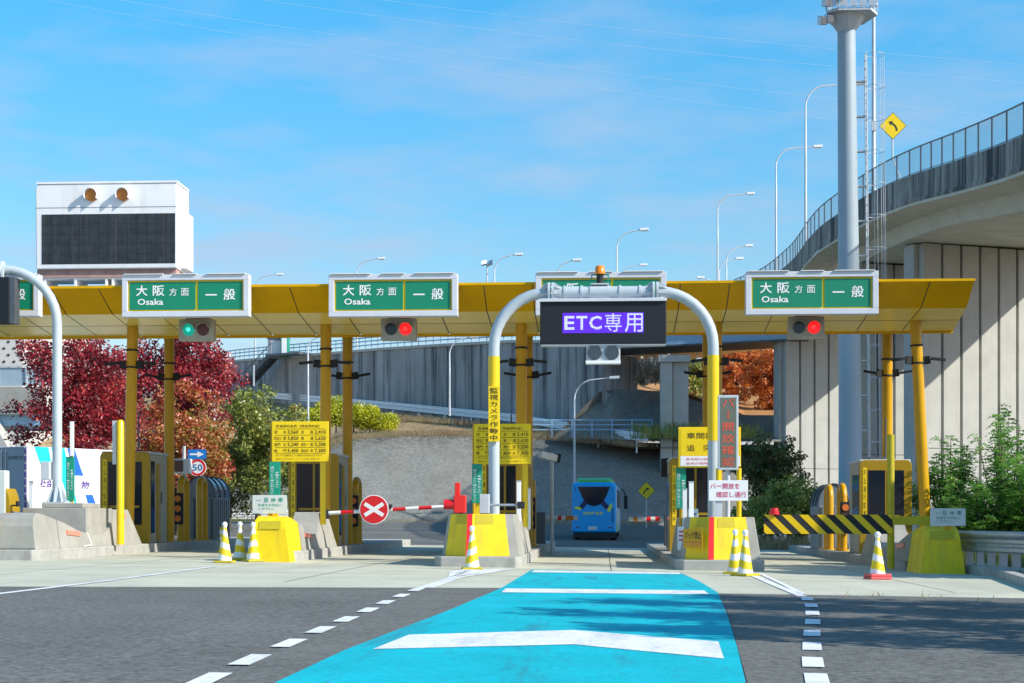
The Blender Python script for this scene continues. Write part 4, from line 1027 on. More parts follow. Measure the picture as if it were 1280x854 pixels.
def green_strip(px0, px1, py0, py1, Y, label, py_foot, post_top=None):
    t, a, h = board_at('card_notice', px0, px1, py0, py1, Y, label, 'notice', 'green card notices beside the lanes')
    MB().box(-a, a, 0, .06, -h, h).build('panel', 'teal_green', t, bevel=.005)
    merge_text('lettering', [('通行カードと一緒にお出し下さい', -a*.8, -a*.12, -h*.9, h*.72, -.002, .006, True), ('金額をこちらに', a*.12, a*.82, -h*.5, h*.42, -.002, .012, True)], 'letter_white', t)
    z0 = at(px0, py_foot, Y).z
    MB().box(-a*.3, a*.5, .063, .15, z0-t.location.z, (h if post_top is None else at(px0, post_top, Y).z-t.location.z)).build('post', 'yellow', t)
    if post_top is not None:
        MB().box(a*.1, a*.85, -.03, .06, h+.02, at(px0, post_top-2, Y).z-t.location.z).build('lamp_tube', 'white', t)
    return t
green_strip(336.5, 350, 577.5, 620, 40.2, 'green card notice under the left price board', 650)
green_strip(590, 602.5, 580, 629, 40.2, 'green card notice under the price board behind the arch pole', 648)
green_strip(845, 857.5, 585, 636, 39.6, 'green card notice under the distance warning board', 655)
green_strip(82.5, 92.5, 571, 626, 42.0, 'green card notice with yellow top beside the left arch pole', 632, 529)

def stop_board(px0, px1, py0, py1, Y, label, m, arm):
    t, a, h = board_at('stop_board', px0, px1, py0, py1, Y, label, 'notice', 'pale stop once boards')
    MB().box(-a, a, 0, .03, -h, h).build('panel', m, t, bevel=.004)
    merge_text('lettering', [('一', -.78*a, -.46*a, .42*h, .46*h, -.002, .03), ('旦', -.34*a, -.06*a, .25*h, .72*h, -.002, .015), ('停', .08*a, .36*a, .25*h, .72*h, -.002, .015), ('車', .5*a, .78*a, .25*h, .72*h, -.002, .015),
                             ('料金をお支払い', -.66*a, .70*a, -.22*h, .08*h, -.002, .008), ('ください。', -.66*a, .26*a, -.62*h, -.32*h, -.002, .008)], 'letter_teal', t)
    MB().box(-.05, .05, .033, .1, gz(t.location.x, Y)+1.0-t.location.z, 0).build('post', 'column_yellow', t)
    return t
stop_board(315.5, 358.5, 619, 642, 39.3, 'pale stop board with green letters above the yellow nose behind the cones', 'sign_pale', 1)
stop_board(1163, 1207, 635.5, 657.5, 36.9, 'shaded stop board on the yellow nose near the right guardrail', 'sign_pale', 1)

t, a, h = board_at('camera_notice', 610.5, 624, 483, 552, AY-.2, 'yellow vertical camera notice strapped to the left leg of the arch', 'notice')
MB().box(-a, a, 0, .05, -h, h).build('panel', 'sign_yellow', t, bevel=.004)
text('lettering', '監視カメラ作動中', -a*.8, a*.8, -h*.97, h*.95, -.002, 'letter_brown', t, bold=.008, vertical=True, ls=1.1)

# distance warning board, red LED column and white notice on the right ETC island
t, a, h = board_at('warning_board', 848, 926, 534, 584, 39.5, 'yellow and white distance warning board behind the right leg of the arch', 'sign')
MB().box(-a, a, 0, .10, -h, h).build('frame', 'sign_yellow', t, bevel=.008)
MB().box(-a+.05, a-.02, -.008, -.001, -.44*h, h-.05).build('panel', 'sign_yellow', t)
MB().box(-a+.05, a-.02, -.008, -.001, -h+.03, -.445*h).build('lower_panel', 'white', t)
merge_text('lettering', [('車間距離', -.73*a, .45*a, .42*h, .72*h, -.009, .004), ('追', -.73*a, -.47*a, -.2*h, .12*h, -.009, .004), ('突', -.2*a, .05*a, -.2*h, .12*h, -.009, .004), ('注', .32*a, .56*a, -.2*h, .12*h, -.009, .004)], 'letter_brown', t)
merge_text('small_lettering', [('異常時は前方の一旦停止', -.76*a, .8*a, -.66*h, -.54*h, -.009, .0), ('後続の間隔を必要に注意', -.76*a, .8*a, -.87*h, -.75*h, -.009, .0)], 'letter_red', t)
post('post', t, t.location.x-a+.08, 39.66, gz(3, 39)+.9, t.location.z, .06, 'column_yellow')
t, a, h = board_at('led_column', 897.5, 923, 494, 587.5, 37.9, 'grey framed upright LED column with red characters', 'display')
MB().box(-a, a, 0, .18, -h, h).build('housing', 'galv', t, bevel=.012)
MB().box(-a+.05, a-.05, -.006, -.001, -h+.06, h-.06).build('screen', 'led_grey', t)
text('lettering', 'バ丨開放確認', -a*.62, a*.62, -h*.9, h*.9, -.007, 'led_red', t, bold=.0, vertical=True)
zb = gz(3, 38)+1.2-t.location.z
MB().tube([(.0, .12, zb), (.0, .12, -h)], .055, 14).build('post', 'galv', t)
post('post', t, t.location.x+.28, 38.25, gz(3, 38)+1.2, t.location.z-h+.05, .06, 'yellow')
post('post', t, t.location.x-.20, 38.35, gz(3, 38)+1.2, t.location.z-h+.05, .06, 'yellow')
t, a, h = board_at('bar_notice', 886, 935, 600.5, 626, 37.6, 'white notice with crimson writing below the LED column', 'notice')
MB().box(-a, a, 0, .03, -h, h).build('panel', 'white', t, bevel=.003)
merge_text('lettering', [('バー開放を', -.92*a, .58*a, .15*h, .72*h, -.002, .006), ('確認し通行', -.62*a, .92*a, -.68*h, -.1*h, -.002, .006)], 'letter_red', t)
mb = MB(); mb.box(-.04, .04, .033, .36, -.03, .03); mb.box(-.30, -.14, .033, .1, -1.0, .1); mb.build('bracket', 'galv', t)
# no reversing notice on the shaded nose face
isl4 = IS[4].location
p0 = Vector((isl4.x-.60, isl4.y+.13, isl4.z+.73)); t = thing('reversing_notice', p0, 'ochre no reversing notice on the shaded side of the red striped nose', 'notice', rz=math.atan2(-.33, .61))
MB().box(-.24, .24, -.035, -.02, -.22, .22).build('panel', 'column_yellow', t)
merge_text('lettering', [('バック禁止', -.20, .21, -.02, .16, -.036, .012)], 'letter_black', t)
merge_text('small_lettering', [('後退する場合は係員呼出', -.22, .22, -.11, -.065, -.036, .0), ('インターホンでお知らせ下さい', -.22, .22, -.18, -.14, -.036, .0)], 'letter_red', t)

# traffic cones
def make_cone(base_m):
    t = thing('traffic_cone', (0, 0, 0), '', 'traffic cone', 'striped traffic cones at the islands')
    mb = MB(); mb.box(-.22, .22, -.22, .22, 0, .05); mb.build('rubber_base', base_m, t, bevel=.012)
    if base_m != 'dull_yellow':
        MB().box(-.215, .215, -.215, .215, .053, .11).build('weight_ring', base_m, t, bevel=.012)
    H0, H1, r0, r1 = .053, .84, .165, .035
    mb = MB(); n = 24; rows = 40
    vs, fs, mi = [], [], []
    for j in range(rows+1):
        u = j/rows; r = r0+(r1-r0)*u
        for i in range(n): an = 2*math.pi*i/n; vs.append((r*math.cos(an), r*math.sin(an), H0+(H1-H0)*u))
    for j in range(rows):
        for i in range(n):
            ph = (j/rows*2.6 + (math.cos(2*math.pi*i/n))*.16 + .1) % 1.0
            mb_ = 1 if ph < .45 else 0
            fs.append((j*n+i, j*n+(i+1) % n, (j+1)*n+(i+1) % n, (j+1)*n+i)); mi.append(mb_)
    o = len(mb.v); mb.v += vs; mb.f += fs; mb.mi += mi; mb.sm += [True]*len(fs)
    mb.build('cone_body', ['yellow_panel', 'white_dirty'], t)
    mb = MB(); mb.ball((0, 0, .90), .062, 0, 14, 10); mb.tube([(0, 0, .83), (0, 0, .86)], .045, 14); mb.build('top_ball', 'white', t)
    return t
cone = make_cone('dull_yellow'); cone_r = make_cone('cone_red')
for k, (px, py, lb) in enumerate(((281, 703.5, 'striped cone farthest left of the three by the yellow nose'), (300, 700.5, 'middle striped cone of the three by the yellow nose'), (316.5, 702, 'striped cone nearest the yellow nose, right of the three'),
                                  (590, 712, 'single striped cone before the yellow block left of the blue lane'), (919, 717.5, 'slimmer left cone of the pair at the red striped nose'), (931.5, 720, 'right cone of the pair at the red striped nose'))):
    o = cone if k == 0 else copy_tree(cone)
    place(o, G(px, py), lb, rz=k*1.1)
place(cone_r, G(1097, 724), 'striped cone on a pale red base alone before the black striped gate', rz=.2)
# slim delineator behind the left cones
t = thing('delineator', G(277, 690), 'slim faded yellow lane marker post behind the three cones', 'marker post')
MB().tube([(0, 0, 0), (0, 0, .05), (0, 0, .06), (0, 0, .75)], [.14, .14, .06, .045], 14).build('stem', 'yellow_panel', t)
mb = MB()
for z in (.35, .55): mb.tube([(0, 0, z), (0, 0, z+.1)], .06, 14)
mb.build('band', 'white', t)

# red and white boom with its no entry disc
Yb = 43.2
t = thing('boom_gate', at(408, 640, Yb), 'red and white striped boom closing the lane left of the centre', 'barrier')
e0, e1 = at(410, 641.5, Yb), at(556, 633.5, Yb); mb = MB(); n = 9
for i in range(n): mb.tube([e0.lerp(e1, i/n), e0.lerp(e1, (i+1)/n)], .05, 12, mi=(0 if i % 2 else 1), cap=True)
mb.build('arm', ['red', 'white'], t, world=True)
MB().box(at(404, 0, Yb).x, at(411, 0, Yb).x, Yb-.1, Yb+.2, e0.z-.16, e0.z+.10).build('housing', 'matte_black', t, world=True, bevel=.02)
dc = at(467.5, 637, Yb-.12)
d_ = MB().disc(dc, .40, (0, 1, 0), .02, 40).build('disc', 'white', t, world=True)
MB().disc(dc+Vector((0, -.013, 0)), .375, (0, 1, 0), .008, 40).build('disc_face', 'red', d_, world=True)
mb = MB()
for s in (-1, 1): mb.obox(dc+Vector((0, -.0185-.001*s, 0)), (1, 0, .62*s), (0, 1, 0), (-.62*s, 0, 1), .30, .0015, .052)
mb.build('cross', 'letter_white', d_, world=True)
mb = MB(); mb.box(dc.x+.40, dc.x+.47, Yb-.1, Yb+.1, dc.z+.02, dc.z+.14); mb.build('clamp', 'matte_black', t, world=True)
# red signal box on the block
t = thing('red_signal_box', (at(574, 643, 37.6).x, 37.6, gz(-3, 37.6)+1.2), 'bright red signal box standing on the yellow nose block', 'signal box')
MB().box(-.12, .16, -.12, .16, .262-.22, .46).build('body', 'red_box', t, bevel=.02)
MB().box(-.1, .02, -.05, .08, .463, .76).build('stack', 'red_box', t, bevel=.015)
MB().tube([(-.36, 0, .25), (-.12, 0, .25)], .115, 16).build('lamp_hood', 'red', t)
MB().box(.0, .08, -.04, .08, 0, .041).build('foot', 'matte_black', t)
# control box with its arm on the same block
t = thing('control_box', (at(605, 632, 38.4).x, 38.4, gz(-3, 38.4)+1.2), 'pale grey control box with a horizontal arm beside the arch pole', 'box')
MB().box(-.10, .13, -.1, .16, .04, .50).build('body', 'galv', t, bevel=.012)
MB().tube([(.14, 0, .24), (.80, 0, .24)], .03, 8).build('arm', 'steel', t)
MB().box(.80, .98, -.07, .07, .15, .32).build('head', 'matte_black', t, bevel=.01)
MB().box(-.03, .03, -.03, .03, 0, .039).build('foot', 'dark_steel', t)
# white edge posts beside the ETC lane, on both islands
for k, (px, pyt, pyb, Y, lb) in enumerate(((648.5, 602, 652, 39.4, 'taller white edge post on the block left of the blue lane'), (660.5, 611, 662, 40.8, 'shorter white edge post left of the blue lane'),
                                           (856, 612, 668, 38.6, 'thin white edge post under the green notice right of the blue lane'), (864, 603, 664, 37.6, 'broad white edge post in front of the dark booth'),
                                           (39, 602, 640, 45, 'white edge post before the truck near the left arch'))):
    b = at(px, pyb, Y); t_ = at(px, pyt, Y); t = thing('edge_post', b, lb, 'post', 'white edge posts')
    hh = t_.z-b.z
    MB().box(-.055, .055, -.03, .03, 0, hh).build('post', 'white_dirty', t, bevel=.008)
    MB().box(-.065, .065, -.04, .04, hh+.003, hh+.02).build('cap', 'galv', t)
# small note stands right of the lane
for k, (px, py, lb) in enumerate(((853, 672, 'small leaning white note frame under the green notice'), (866, 650, 'small white note frame beside the broad edge post'))):
    p = at(px, py, 38.2); t = thing('note_frame', p, lb, 'notice', 'small note frames', rz=-.5)
    MB().box(-.13, .13, 0, .02, -.3, .26).build('panel', 'white_dirty', t)
    mb = MB()
    for z in (.12, .02, -.08): mb.box(-.09, .09, -.003, -.001, z, z+.04)
    mb.build('lettering_bar', 'letter_red' if k == 0 else 'cabinet_grey', t)
    MB().box(-.02, .02, .023, .05, -.42, .2).build('stake', 'galv', t)
# camera post at the end of the left ETC island
p = at(690, 690, 50.5); p.z = gz(p.x, 50.5)
t = thing('camera_post', p, 'grey post with a white camera left of the blue bus', 'camera')
ht = at(690, 566, 50.5).z - p.z
MB().tube([(0, 0, 0), (0, 0, ht)], .055, 12).build('post', 'galv', t)
MB().obox((-.12, -.1, ht-.12), (1, .6, -.25), (-.6, 1, 0), (.2, .1, 1), .3, .12, .11).build('camera', 'white', t, bevel=.02)
MB().obox((.16, .07, ht-.17), (1, .6, -.25), (-.6, 1, 0), (.2, .1, 1), .05, .14, .13).build('hood', 'matte_black', t)
# short ETC arms
def etc_arm(px0, px1, py, Y, label, flip):
    a, b = at(px0, py, Y), at(px1, py, Y)
    t = thing('short_barrier', a, label, 'barrier', 'short bars of the blue lane')
    mb = MB(); n = 8; pat = [1, 0, 1, 0, 1, 2, 2, 1] if not flip else [1, 0, 1, 0, 1, 1, 2, 1]
    for i in range(n): mb.tube([a.lerp(b, i/n), a.lerp(b, (i+1)/n)], .085, 14, mi=pat[i])
    mb.build('bar', ['red', 'sign_pale', 'amber'], t, world=True)
    zb_ = gz(a.x, Y); mb = MB(); s = -1 if not flip else 1
    mb.box(min(a.x, a.x+s*.4), max(a.x, a.x+s*.4), Y-.2, Y+.25, zb_, a.z+.2); mb.build('housing', 'dark_steel', t, world=True, bevel=.03)
    return t
etc_arm(682, 722, 647.5, 56, 'short red and orange bar left of the blue bus', False)
etc_arm(830, 786, 649, 56, 'short red and orange bar right of the blue bus', True)
t = thing('lane_cabinet', (at(838, 650, 52).x+.1, 52, gz(3, 52)+.24), 'tall dark lane cabinet beside the dark booth right of the bus', 'cabinet')
MB().box(-.22, .22, 0, .5, 0, 2.3).build('body', 'dark_steel', t, bevel=.02)
MB().box(-.2, -.05, -.025, -.003, .2, 2.1).build('door', 'teal_green', t)
MB().box(-.4, .1, -.3, .3, 2.303, 2.9).build('top_box', 'matte_black', t, bevel=.03)
# black and yellow gate on the right
Yg = 38.6
t = thing('striped_gate', at(1115, 655, Yg), 'black and yellow diagonally striped gate board across the right lane', 'barrier')
gx0, gx1 = at(955, 655, Yg).x, at(1115.5, 655, Yg).x; gz0, gz1 = at(1035, 667.5, Yg).z, at(1035, 643.5, Yg).z
MB().box(gx0, gx1, Yg, Yg+.04, gz0, gz1).build('board', 'matte_black', t, world=True)
mb = MB(); hgt = gz1-gz0; k = 0; x = gx0-hgt*.9
while x < gx1:
    top0, top1 = x, x+.205; sh = hgt*1.02
    def clipx(v): return max(gx0, min(gx1, v))
    poly = [(top0, gz1), (top1, gz1), (top1+sh, gz0), (top0+sh, gz0)]
    # clip to the board
    def clip(poly, xc, keep_gt):
        out = []
        for i in range(len(poly)):
            p, q = poly[i], poly[(i+1) % len(poly)]
            ip_, iq = (p[0] >= xc) == keep_gt, (q[0] >= xc) == keep_gt
            if ip_: out.append(p)
            if ip_ != iq:
                u = (xc-p[0])/(q[0]-p[0]); out.append((xc, p[1]+(q[1]-p[1])*u))
        return out
    poly = clip(poly, gx0+.001, True)
    if len(poly) > 2: poly = clip(poly, gx1-.001, False)
    if len(poly) > 2: mb.prism(poly, 'y', Yg-.004, Yg-.001)
    x += .415
mb.build('stripes', 'yellow', t, world=True)
MB().box(gx1+.003, at(1163, 650, Yg).x, Yg-.02, Yg+.06, at(0, 656, Yg).z, at(0, 645.5, Yg).z).build('carrier_arm', 'dull_yellow', t, world=True)
post('post', t, at(1113.5, 600, Yg+.12).x, Yg+.12, gz(7, Yg)+.05, at(1113, 543, Yg).z, .085, 'dull_yellow')
MB().tube([(at(968, 640, Yg).x, Yg+.02, gz1), (at(968, 640, Yg).x, Yg+.02, gz1+.03), (at(968, 640, Yg).x, Yg+.02, gz1+.16)], [.12, .12, .09], 14).build('red_lamp', 'red', t, world=True)

# speed sign, arrow sign and little electronic panel behind the left booth
p = Vector((at(247, 640, 62).x, 62, 0)); p.z = gz(p.x, 62)
t = thing('speed_sign', p, 'round red rimmed 50 sign with a blue arrow plate above it', 'road sign')
def lz(py, Y=62): return at(247, py, Y).z - p.z
MB().tube([(.06, .08, 0), (.06, .08, lz(562))], .045, 10).build('post', 'galv', t)
dz_ = lz(584.5)
MB().disc((0, 0, dz_), .345, (0, 1, 0), .03, 40).build('disc', 'white', t)
mb = MB(); nseg = 40
ro, ri = .325, .235
mb.loft([[(r*math.cos(2*math.pi*k/nseg), y, dz_+r*math.sin(2*math.pi*k/nseg)) for k in range(nseg)] for r, y in ((ro, -.016), (ro, -.019), (ri, -.019), (ri, -.016))], caps=False)
mb.build('red_ring', 'red', t)
text('lettering', '50', -.20, .20, dz_-.13, dz_+.13, -.018, 'letter_blue', t, bold=.015)
az = lz(568)
MB().box(-.38, .34, -.03, -.005, az-.19, az+.19).build('arrow_plate', 'sign_blue', t)
mb = MB(); mb.prism([(-.3, az-.035), (0, az-.035), (0, az-.12), (.26, az), (0, az+.12), (0, az+.035), (-.3, az+.035)], 'y', -.036, -.032); mb.build('arrow', 'letter_white', t)
t = thing('small_panel', (at(225, 583, 58).x, 58, gz(-15, 58)+.24), 'small white cased electronic panel left of the 50 sign', 'display')
zz = at(225, 583, 58).z - t.location.z
MB().tube([(.1, .2, 0), (.1, .2, zz+.75)], .06, 10).build('post', 'galv', t)
MB().box(-.62, .36, 0, .35, zz-.26, zz+.28).build('case', 'white', t, bevel=.015)
MB().box(-.58, .12, -.008, -.001, zz-.2, zz+.22).build('screen', 'signal_red_off', t)

# diamond bend signs
def diamond(loc, half, label, z_sign, ybase, flip=1, elbow=False, dirx=-1):
    t = thing('bend_sign', loc, label, 'road sign')
    if elbow: MB().tube([(0, .1, z_sign), (0, .1, z_sign-half-1.0), (.6, .5, z_sign-half-2.3), (.6, .5, 0)], .045, 10).build('post', 'galv', t)
    else: MB().tube([(0, .06, 0), (0, .06, z_sign)], .04, 10).build('post', 'galv', t)
    def dm(r): return [(0, z_sign-r), (r, z_sign), (0, z_sign+r), (-r, z_sign)]
    MB().prism(dm(half), 'y', -.012, .012).build('plate_edge', 'letter_black', t)
    MB().prism(dm(half*.95), 'y', -.017, -.013).build('plate', 'sign_yellow', t)
    mb = MB(); pts = []
    arc = [(half*(.28-.62*(1-math.cos(R(q)))) * 1, z_sign+half*(-.38+.62*math.sin(R(q)))) for q in range(0, 66, 8)]
    L_ = [Vector((x*(-dirx), 0, z)) for x, z in arc]; wdt = half*.075
    for i in range(len(L_)-1):
        d = (L_[i+1]-L_[i]).normalized(); n = Vector((-d.z, 0, d.x))*wdt
        n2 = n
        mb.add([L_[i]+n, L_[i+1]+n2, L_[i+1]-n2, L_[i]-n] if True else [], [(0, 1, 2, 3)])
    d = (L_[-1]-L_[-2]).normalized(); n = Vector((-d.z, 0, d.x)); e = L_[-1]
    mb.add([e+n*half*.2, e+d*half*.3, e-n*half*.2], [(0, 1, 2)])
    mb.v = [(x, -.0185-(.0008 if i % 2 else 0)*0, z) for i, (x, y, z) in enumerate(mb.v)]
    mb.build('arrow', 'letter_black', t, rec=False)
    return t
p = W(1116, 230, 87); diamond(p, .74, 'yellow diamond left bend sign on the viaduct parapet', W(1115, 157.5, 87).z-p.z, 0, elbow=True, dirx=-1)
p = W(808, 655, 112); p.z = gz(p.x, p.y); diamond(p, .62, 'yellow diamond bend sign before the embankment right of the bus', W(808, 613.5, 112).z-p.z, 0, dirx=1)

# ------------------------------------------------------------------ vehicles
def wheel(parent, x, y, r, wd, side):
    MB().tube([(x-wd/2, y, r), (x+wd/2, y, r)], r, 26, smooth=False).build('wheel', 'tyre', parent, bevel=.03)
bp = G(742.5, 675.5)
bus = thing('coach_bus', bp, 'bright blue coach with green roof fairing driving away down the lane', 'bus', rz=-R(1.6))
hw, L, z0, z1 = 1.21, 11.6, .38, 3.12
def rrect(x0, x1, z0_, z1_, r0, r1):
    pts = []
    for (cx, cz, r, a0) in ((x1-r0, z0_+r0, r0, -90), (x1-r1, z1_-r1, r1, 0), (x0+r1, z1_-r1, r1, 90), (x0+r0, z0_+r0, r0, 180)):
        for q in range(0, 91, 18): pts.append((cx+r*math.cos(R(a0+q)), cz+r*math.sin(R(a0+q))))
    return pts
def ring(y, s, zz0, zz1, hw_): return [(x, y, z) for x, z in rrect(-hw_, hw_, zz0, zz1, .12, .28)]
MB().loft([ring(0, 1, z0+.1, z1-.15, hw-.10), ring(.12, 1, z0+.02, z1-.04, hw-.02), ring(.35, 1, z0, z1, hw), ring(L-.4, 1, z0, z1, hw), ring(L, 1, z0+.1, z1-.35, hw-.08)]).build('body', 'bus_blue', bus)
MB().loft([[(x, y, z) for x, z in rrect(-hw_, hw_, zz0, zz1, .05, .12)] for y, hw_, zz0, zz1 in ((.25, .82, z1-.05, z1+.12), (.6, .95, z1-.05, z1+.22), (L-1, .95, z1-.05, z1+.22), (L-.4, .8, z1-.05, z1+.12))]).build('roof_fairing', 'bus_green', bus)
# rear window: wide at the top, rounding to a point like a skirt
wpts = [(-.86, 2.86), (.86, 2.86), (.76, 2.62), (.60, 2.25), (.44, 2.02), (.24, 1.88), (0, 1.82), (-.24, 1.88), (-.44, 2.02), (-.60, 2.25), (-.76, 2.62)]
MB().prism(wpts[::-1], 'y', -.022, .05).build('rear_window', 'glass_dark', bus)
mb = MB()
for s in (-1, 1): mb.prism([(s*.50, 2.16), (s*.36, 1.93), (s*.62, 1.66), (s*.86, 1.76)][::s], 'y', -.012, .04)
mb.build('leg_motif', 'navy', bus)
mb = MB()
mb.prism([(-.72, 1.60), (-.66, 1.73), (-.84, 1.80), (-1.02, 1.80), (-1.06, 1.72)], 'y', -.018, .04)
mb.prism([(.70, 1.62), (.76, 1.48), (.86, 1.56), (.98, 1.86), (.96, 1.98), (.84, 1.90)], 'y', -.018, .04)
mb.build('shoe_motif', 'bus_yellow', bus)
text('lettering', 'FOOT BUS', -.58, .48, 1.36, 1.52, -.010, 'bus_yellow', bus, bold=.03, shear=.2)
MB().box(-.30, .16, -.02, .02, .56, .74).build('number_plate', 'sign_pale', bus)
mb = MB()
for s in (-1, 1): mb.box(s*.86-.10, s*.86+.10, -.012, .03, .66, .71); mb.box(s*.98-.03, s*.98+.03, .0, .06, 2.62, 2.80)
mb.build('rear_lamp', 'signal_red_off', bus)
mb = MB()
for k in range(10): mb.box(.92, 1.06, -.004, .05, .95+.08*k, .985+.08*k)
mb.build('vent_slat', 'navy', bus)
MB().box(-1.12, 1.12, .06, .5, .12, .379).build('bumper', 'matte_black', bus, bevel=.03)
MB().box(hw-.01, hw+.012, .8, L-.6, 1.75, 2.75).build('side_window', 'glass_dark', bus)
MB().box(-hw-.012, -hw+.01, .8, L-.6, 1.75, 2.75).build('side_window', 'glass_dark', bus)
MB().box(hw-.01, hw+.012, 3.2, 5.4, .45, 1.5).build('side_panel', 'bus_green', bus)
MB().box(hw-.01, hw+.013, .25, .9, .42, 1.0).build('side_panel', 'bus_yellow', bus)
for y in (3.0, 8.8):
    for s in (-1, 1): wheel(bus, s*.98, y, .48, .34, s)
mb = MB()
mb.tube([(hw-.05, L-.1, 2.95), (hw+.16, L+.35, 2.9), (hw+.30, L+.4, 2.55)], .035, 8); mb.box(hw+.20, hw+.42, L+.34, L+.48, 1.75, 2.55)
mb.build('mirror', 'matte_black', bus)

# truck behind the left island
tp_ = W(33, 640, 60); tp_.z = gz(tp_.x, 60)
tr = thing('box_truck', tp_, 'white box truck with cyan and blue slashes and grey rear doors', 'truck', rz=-R(29))
LT, HT, WT = 5.4, 3.6, 2.42
MB().box(-WT, 0, .02, LT, .92, HT).build('cargo_box', 'truck_white', tr, bevel=.02)
for s, (xa_, xb_) in enumerate(((-WT+.06, -WT/2-.015), (-WT/2+.015, -.07))):
    d_ = MB().box(xa_, xb_, -.02, .018, .98, HT-.1).build('rear_door', 'truck_rear', tr)
    MB().box(xb_-.14 if s == 0 else xa_+.08, xb_-.09 if s == 0 else xa_+.13, -.055, -.022, 1.0, HT-.12).build('lock_bar', 'steel', d_)
text('rear_lettering', 'EXPRESS', -.98, -.14, HT-.50, HT-.36, -.022, 'letter_black', tr, shear=.25)
mb = MB()
for k in range(9): mb.box(-.068, -.006, -.035, .015, 1.0+.29*k, 1.2+.29*k)
mb.build('reflective_edge', 'letter_purple', tr)
MB().box(-WT+.1, -.1, -.015, .017, HT-.09, HT-.02).build('header', 'truck_rear', tr)
def side(poly, m, name, off=.004):  # poly in (y,z) on the lit side
    return MB().prism(poly, 'x', off-.003, off).build(name, m, tr)
# measure of the side in metres: px 33..150 spans about 0..5.2 along the box
def Y_(px): return (px-33)/117*5.4
def Z_(py): return .92 + (635-py)/(635-569)*(HT-.92)
def S(pts): return [(Y_(a), Z_(b)) for a, b in pts]
side(S([(41, 569.2), (56, 569.2), (62, 597), (52, 597)]), 'cyan', 'slash')
side(S([(58.5, 569.2), (73, 569.2), (89, 630), (81, 630), (75, 612)]), 'cyan', 'slash')
side(S([(76, 569.2), (84, 569.2), (91, 588), (94, 595), (84, 595)]), 'truck_blue', 'slash')
side(S([(96, 613), (104, 613), (111, 629), (101, 629)]), 'truck_blue', 'slash')
def side_text(s, p0, p1, q0, q1, m):
    o = text('side_lettering', s, Y_(p0), Y_(p1), Z_(q1), Z_(q0), 0, m, tr, bold=.02, shear=.2)
    o.rotation_euler = (0, 0, R(90)); o.location = (.006, 0, 0)
side_text('社会に', 47, 66, 599, 607, 'letter_purple')
side_text('物', 91, 101, 600, 607.5, 'letter_purple')
MB().box(.001, .008, .3, LT-.2, 1.95, 1.965).build('side_seam', 'galv', tr)
MB().box(-WT+.1, -.1, .1, LT+2.3, .55, .918).build('chassis', 'matte_black', tr)
MB().loft([[(-WT+.05, LT+.25, .6), (-.05, LT+.25, .6), (-.05, LT+.25, 2.9), (-WT+.05, LT+.25, 2.9)], [(-WT+.05, LT+2.2, .6), (-.05, LT+2.2, .6), (-.1, LT+2.0, 2.8), (-WT+.1, LT+2.0, 2.8)]]).build('cab', 'truck_white', tr, bevel=.06)
MB().box(-.06, -.02, LT+.8, LT+1.8, 1.7, 2.5).build('cab_window', 'glass_dark', tr)
for y in (1.2, LT+1.2):
    for x in (-.25, -WT+.25): wheel(tr, x, y, .48, .3, 1)
MB().box(-WT+.1, -.1, -.05, .1, .55, .9).build('bumper', 'dark_steel', tr)

# ticket machine at the left edge
p = at(-6, 640, 40.4)
t = thing('ticket_machine', (p.x, 40.4, gz(-14, 40)+.3), 'cream ticket machine with brown rounded back at the left edge', 'ticket machine')
zt3 = at(0, 588, 40.4).z - t.location.z; zb3 = 0
MB().box(-.5, .27, 0, .3, .5, zt3).build('front_panel', 'sign_pale', t, bevel=.03)
MB().prism([(.27, 0), (.38, 0), (.40, .9), (.36, 1.25), (.28, 1.45), (-.4, 1.5), (-.4, 0)], 'y', .02, .7).build('cabinet', 'booth_yellow', t, bevel=.02)
mb = MB(); mb.tube([(.3, .1, 1.0), (.62, .0, 1.02)], .022, 6); mb.tube([(.6, 0, .98), (.6, 0, 1.12)], .06, 8); mb.build('arm', 'matte_black', t)
MB().loft([[(.38, .0, .62), (.42, .1, .86), (.42, .25, .86), (.38, .25, .60)], [(.85, .0, .70), (.70, .1, .82), (.70, .25, .82), (.85, .25, .68)]]).build('mirror', 'cabinet_grey', t, bevel=.03)

# ------------------------------------------------------------------ street lamps
def street_lamp(px, pytop, pybase, d, pxend, label, dbl=False, zb=None, zdrop=0.0):
    b = W(px, pybase, d)
    if zb is not None: b.z = zb
    H = CH + (HY-pytop)/F*d - b.z
    t = thing('street_lamp', b, label, 'street lamp', 'street lamps on the plaza and the viaduct')
    run = (pxend-px)/F*d; s = 1 if run > 0 else -1; rr_ = min(abs(run)*.62, 1.5)
    ux = Vector((cs, sn, 0))*s
    pts = [Vector((0, 0, 0)), Vector((0, 0, (H-rr_)*.6)), Vector((0, 0, H-rr_-.15))]
    for a in range(0, 76, 15): pts.append(ux*(rr_-rr_*math.cos(R(a))) + Vector((0, 0, H-rr_-.15+rr_*math.sin(R(a)))))
    pts.append(ux*(abs(run)-.45) + Vector((0, 0, H-.02)))
    n = len(pts); rad = [.10, .08, .065]+[.055]*(n-4)+[.04]
    MB().tube(pts, rad, 10).build('pole', 'galv', t)
    e = pts[-1]
    MB().obox(e+ux*.32+Vector((0, 0, .02)), ux+Vector((0, 0, .05)), (-ux.y, ux.x, 0), (0, 0, 1), .38, .16, .10).build('lamp_head', 'lamp_white', t, bevel=.03)
    MB().obox(e+ux*.36+Vector((0, 0, -.095)), ux+Vector((0, 0, .05)), (-ux.y, ux.x, 0), (0, 0, 1), .26, .12, .014).build('lens', 'glass_noise', t)
    return t
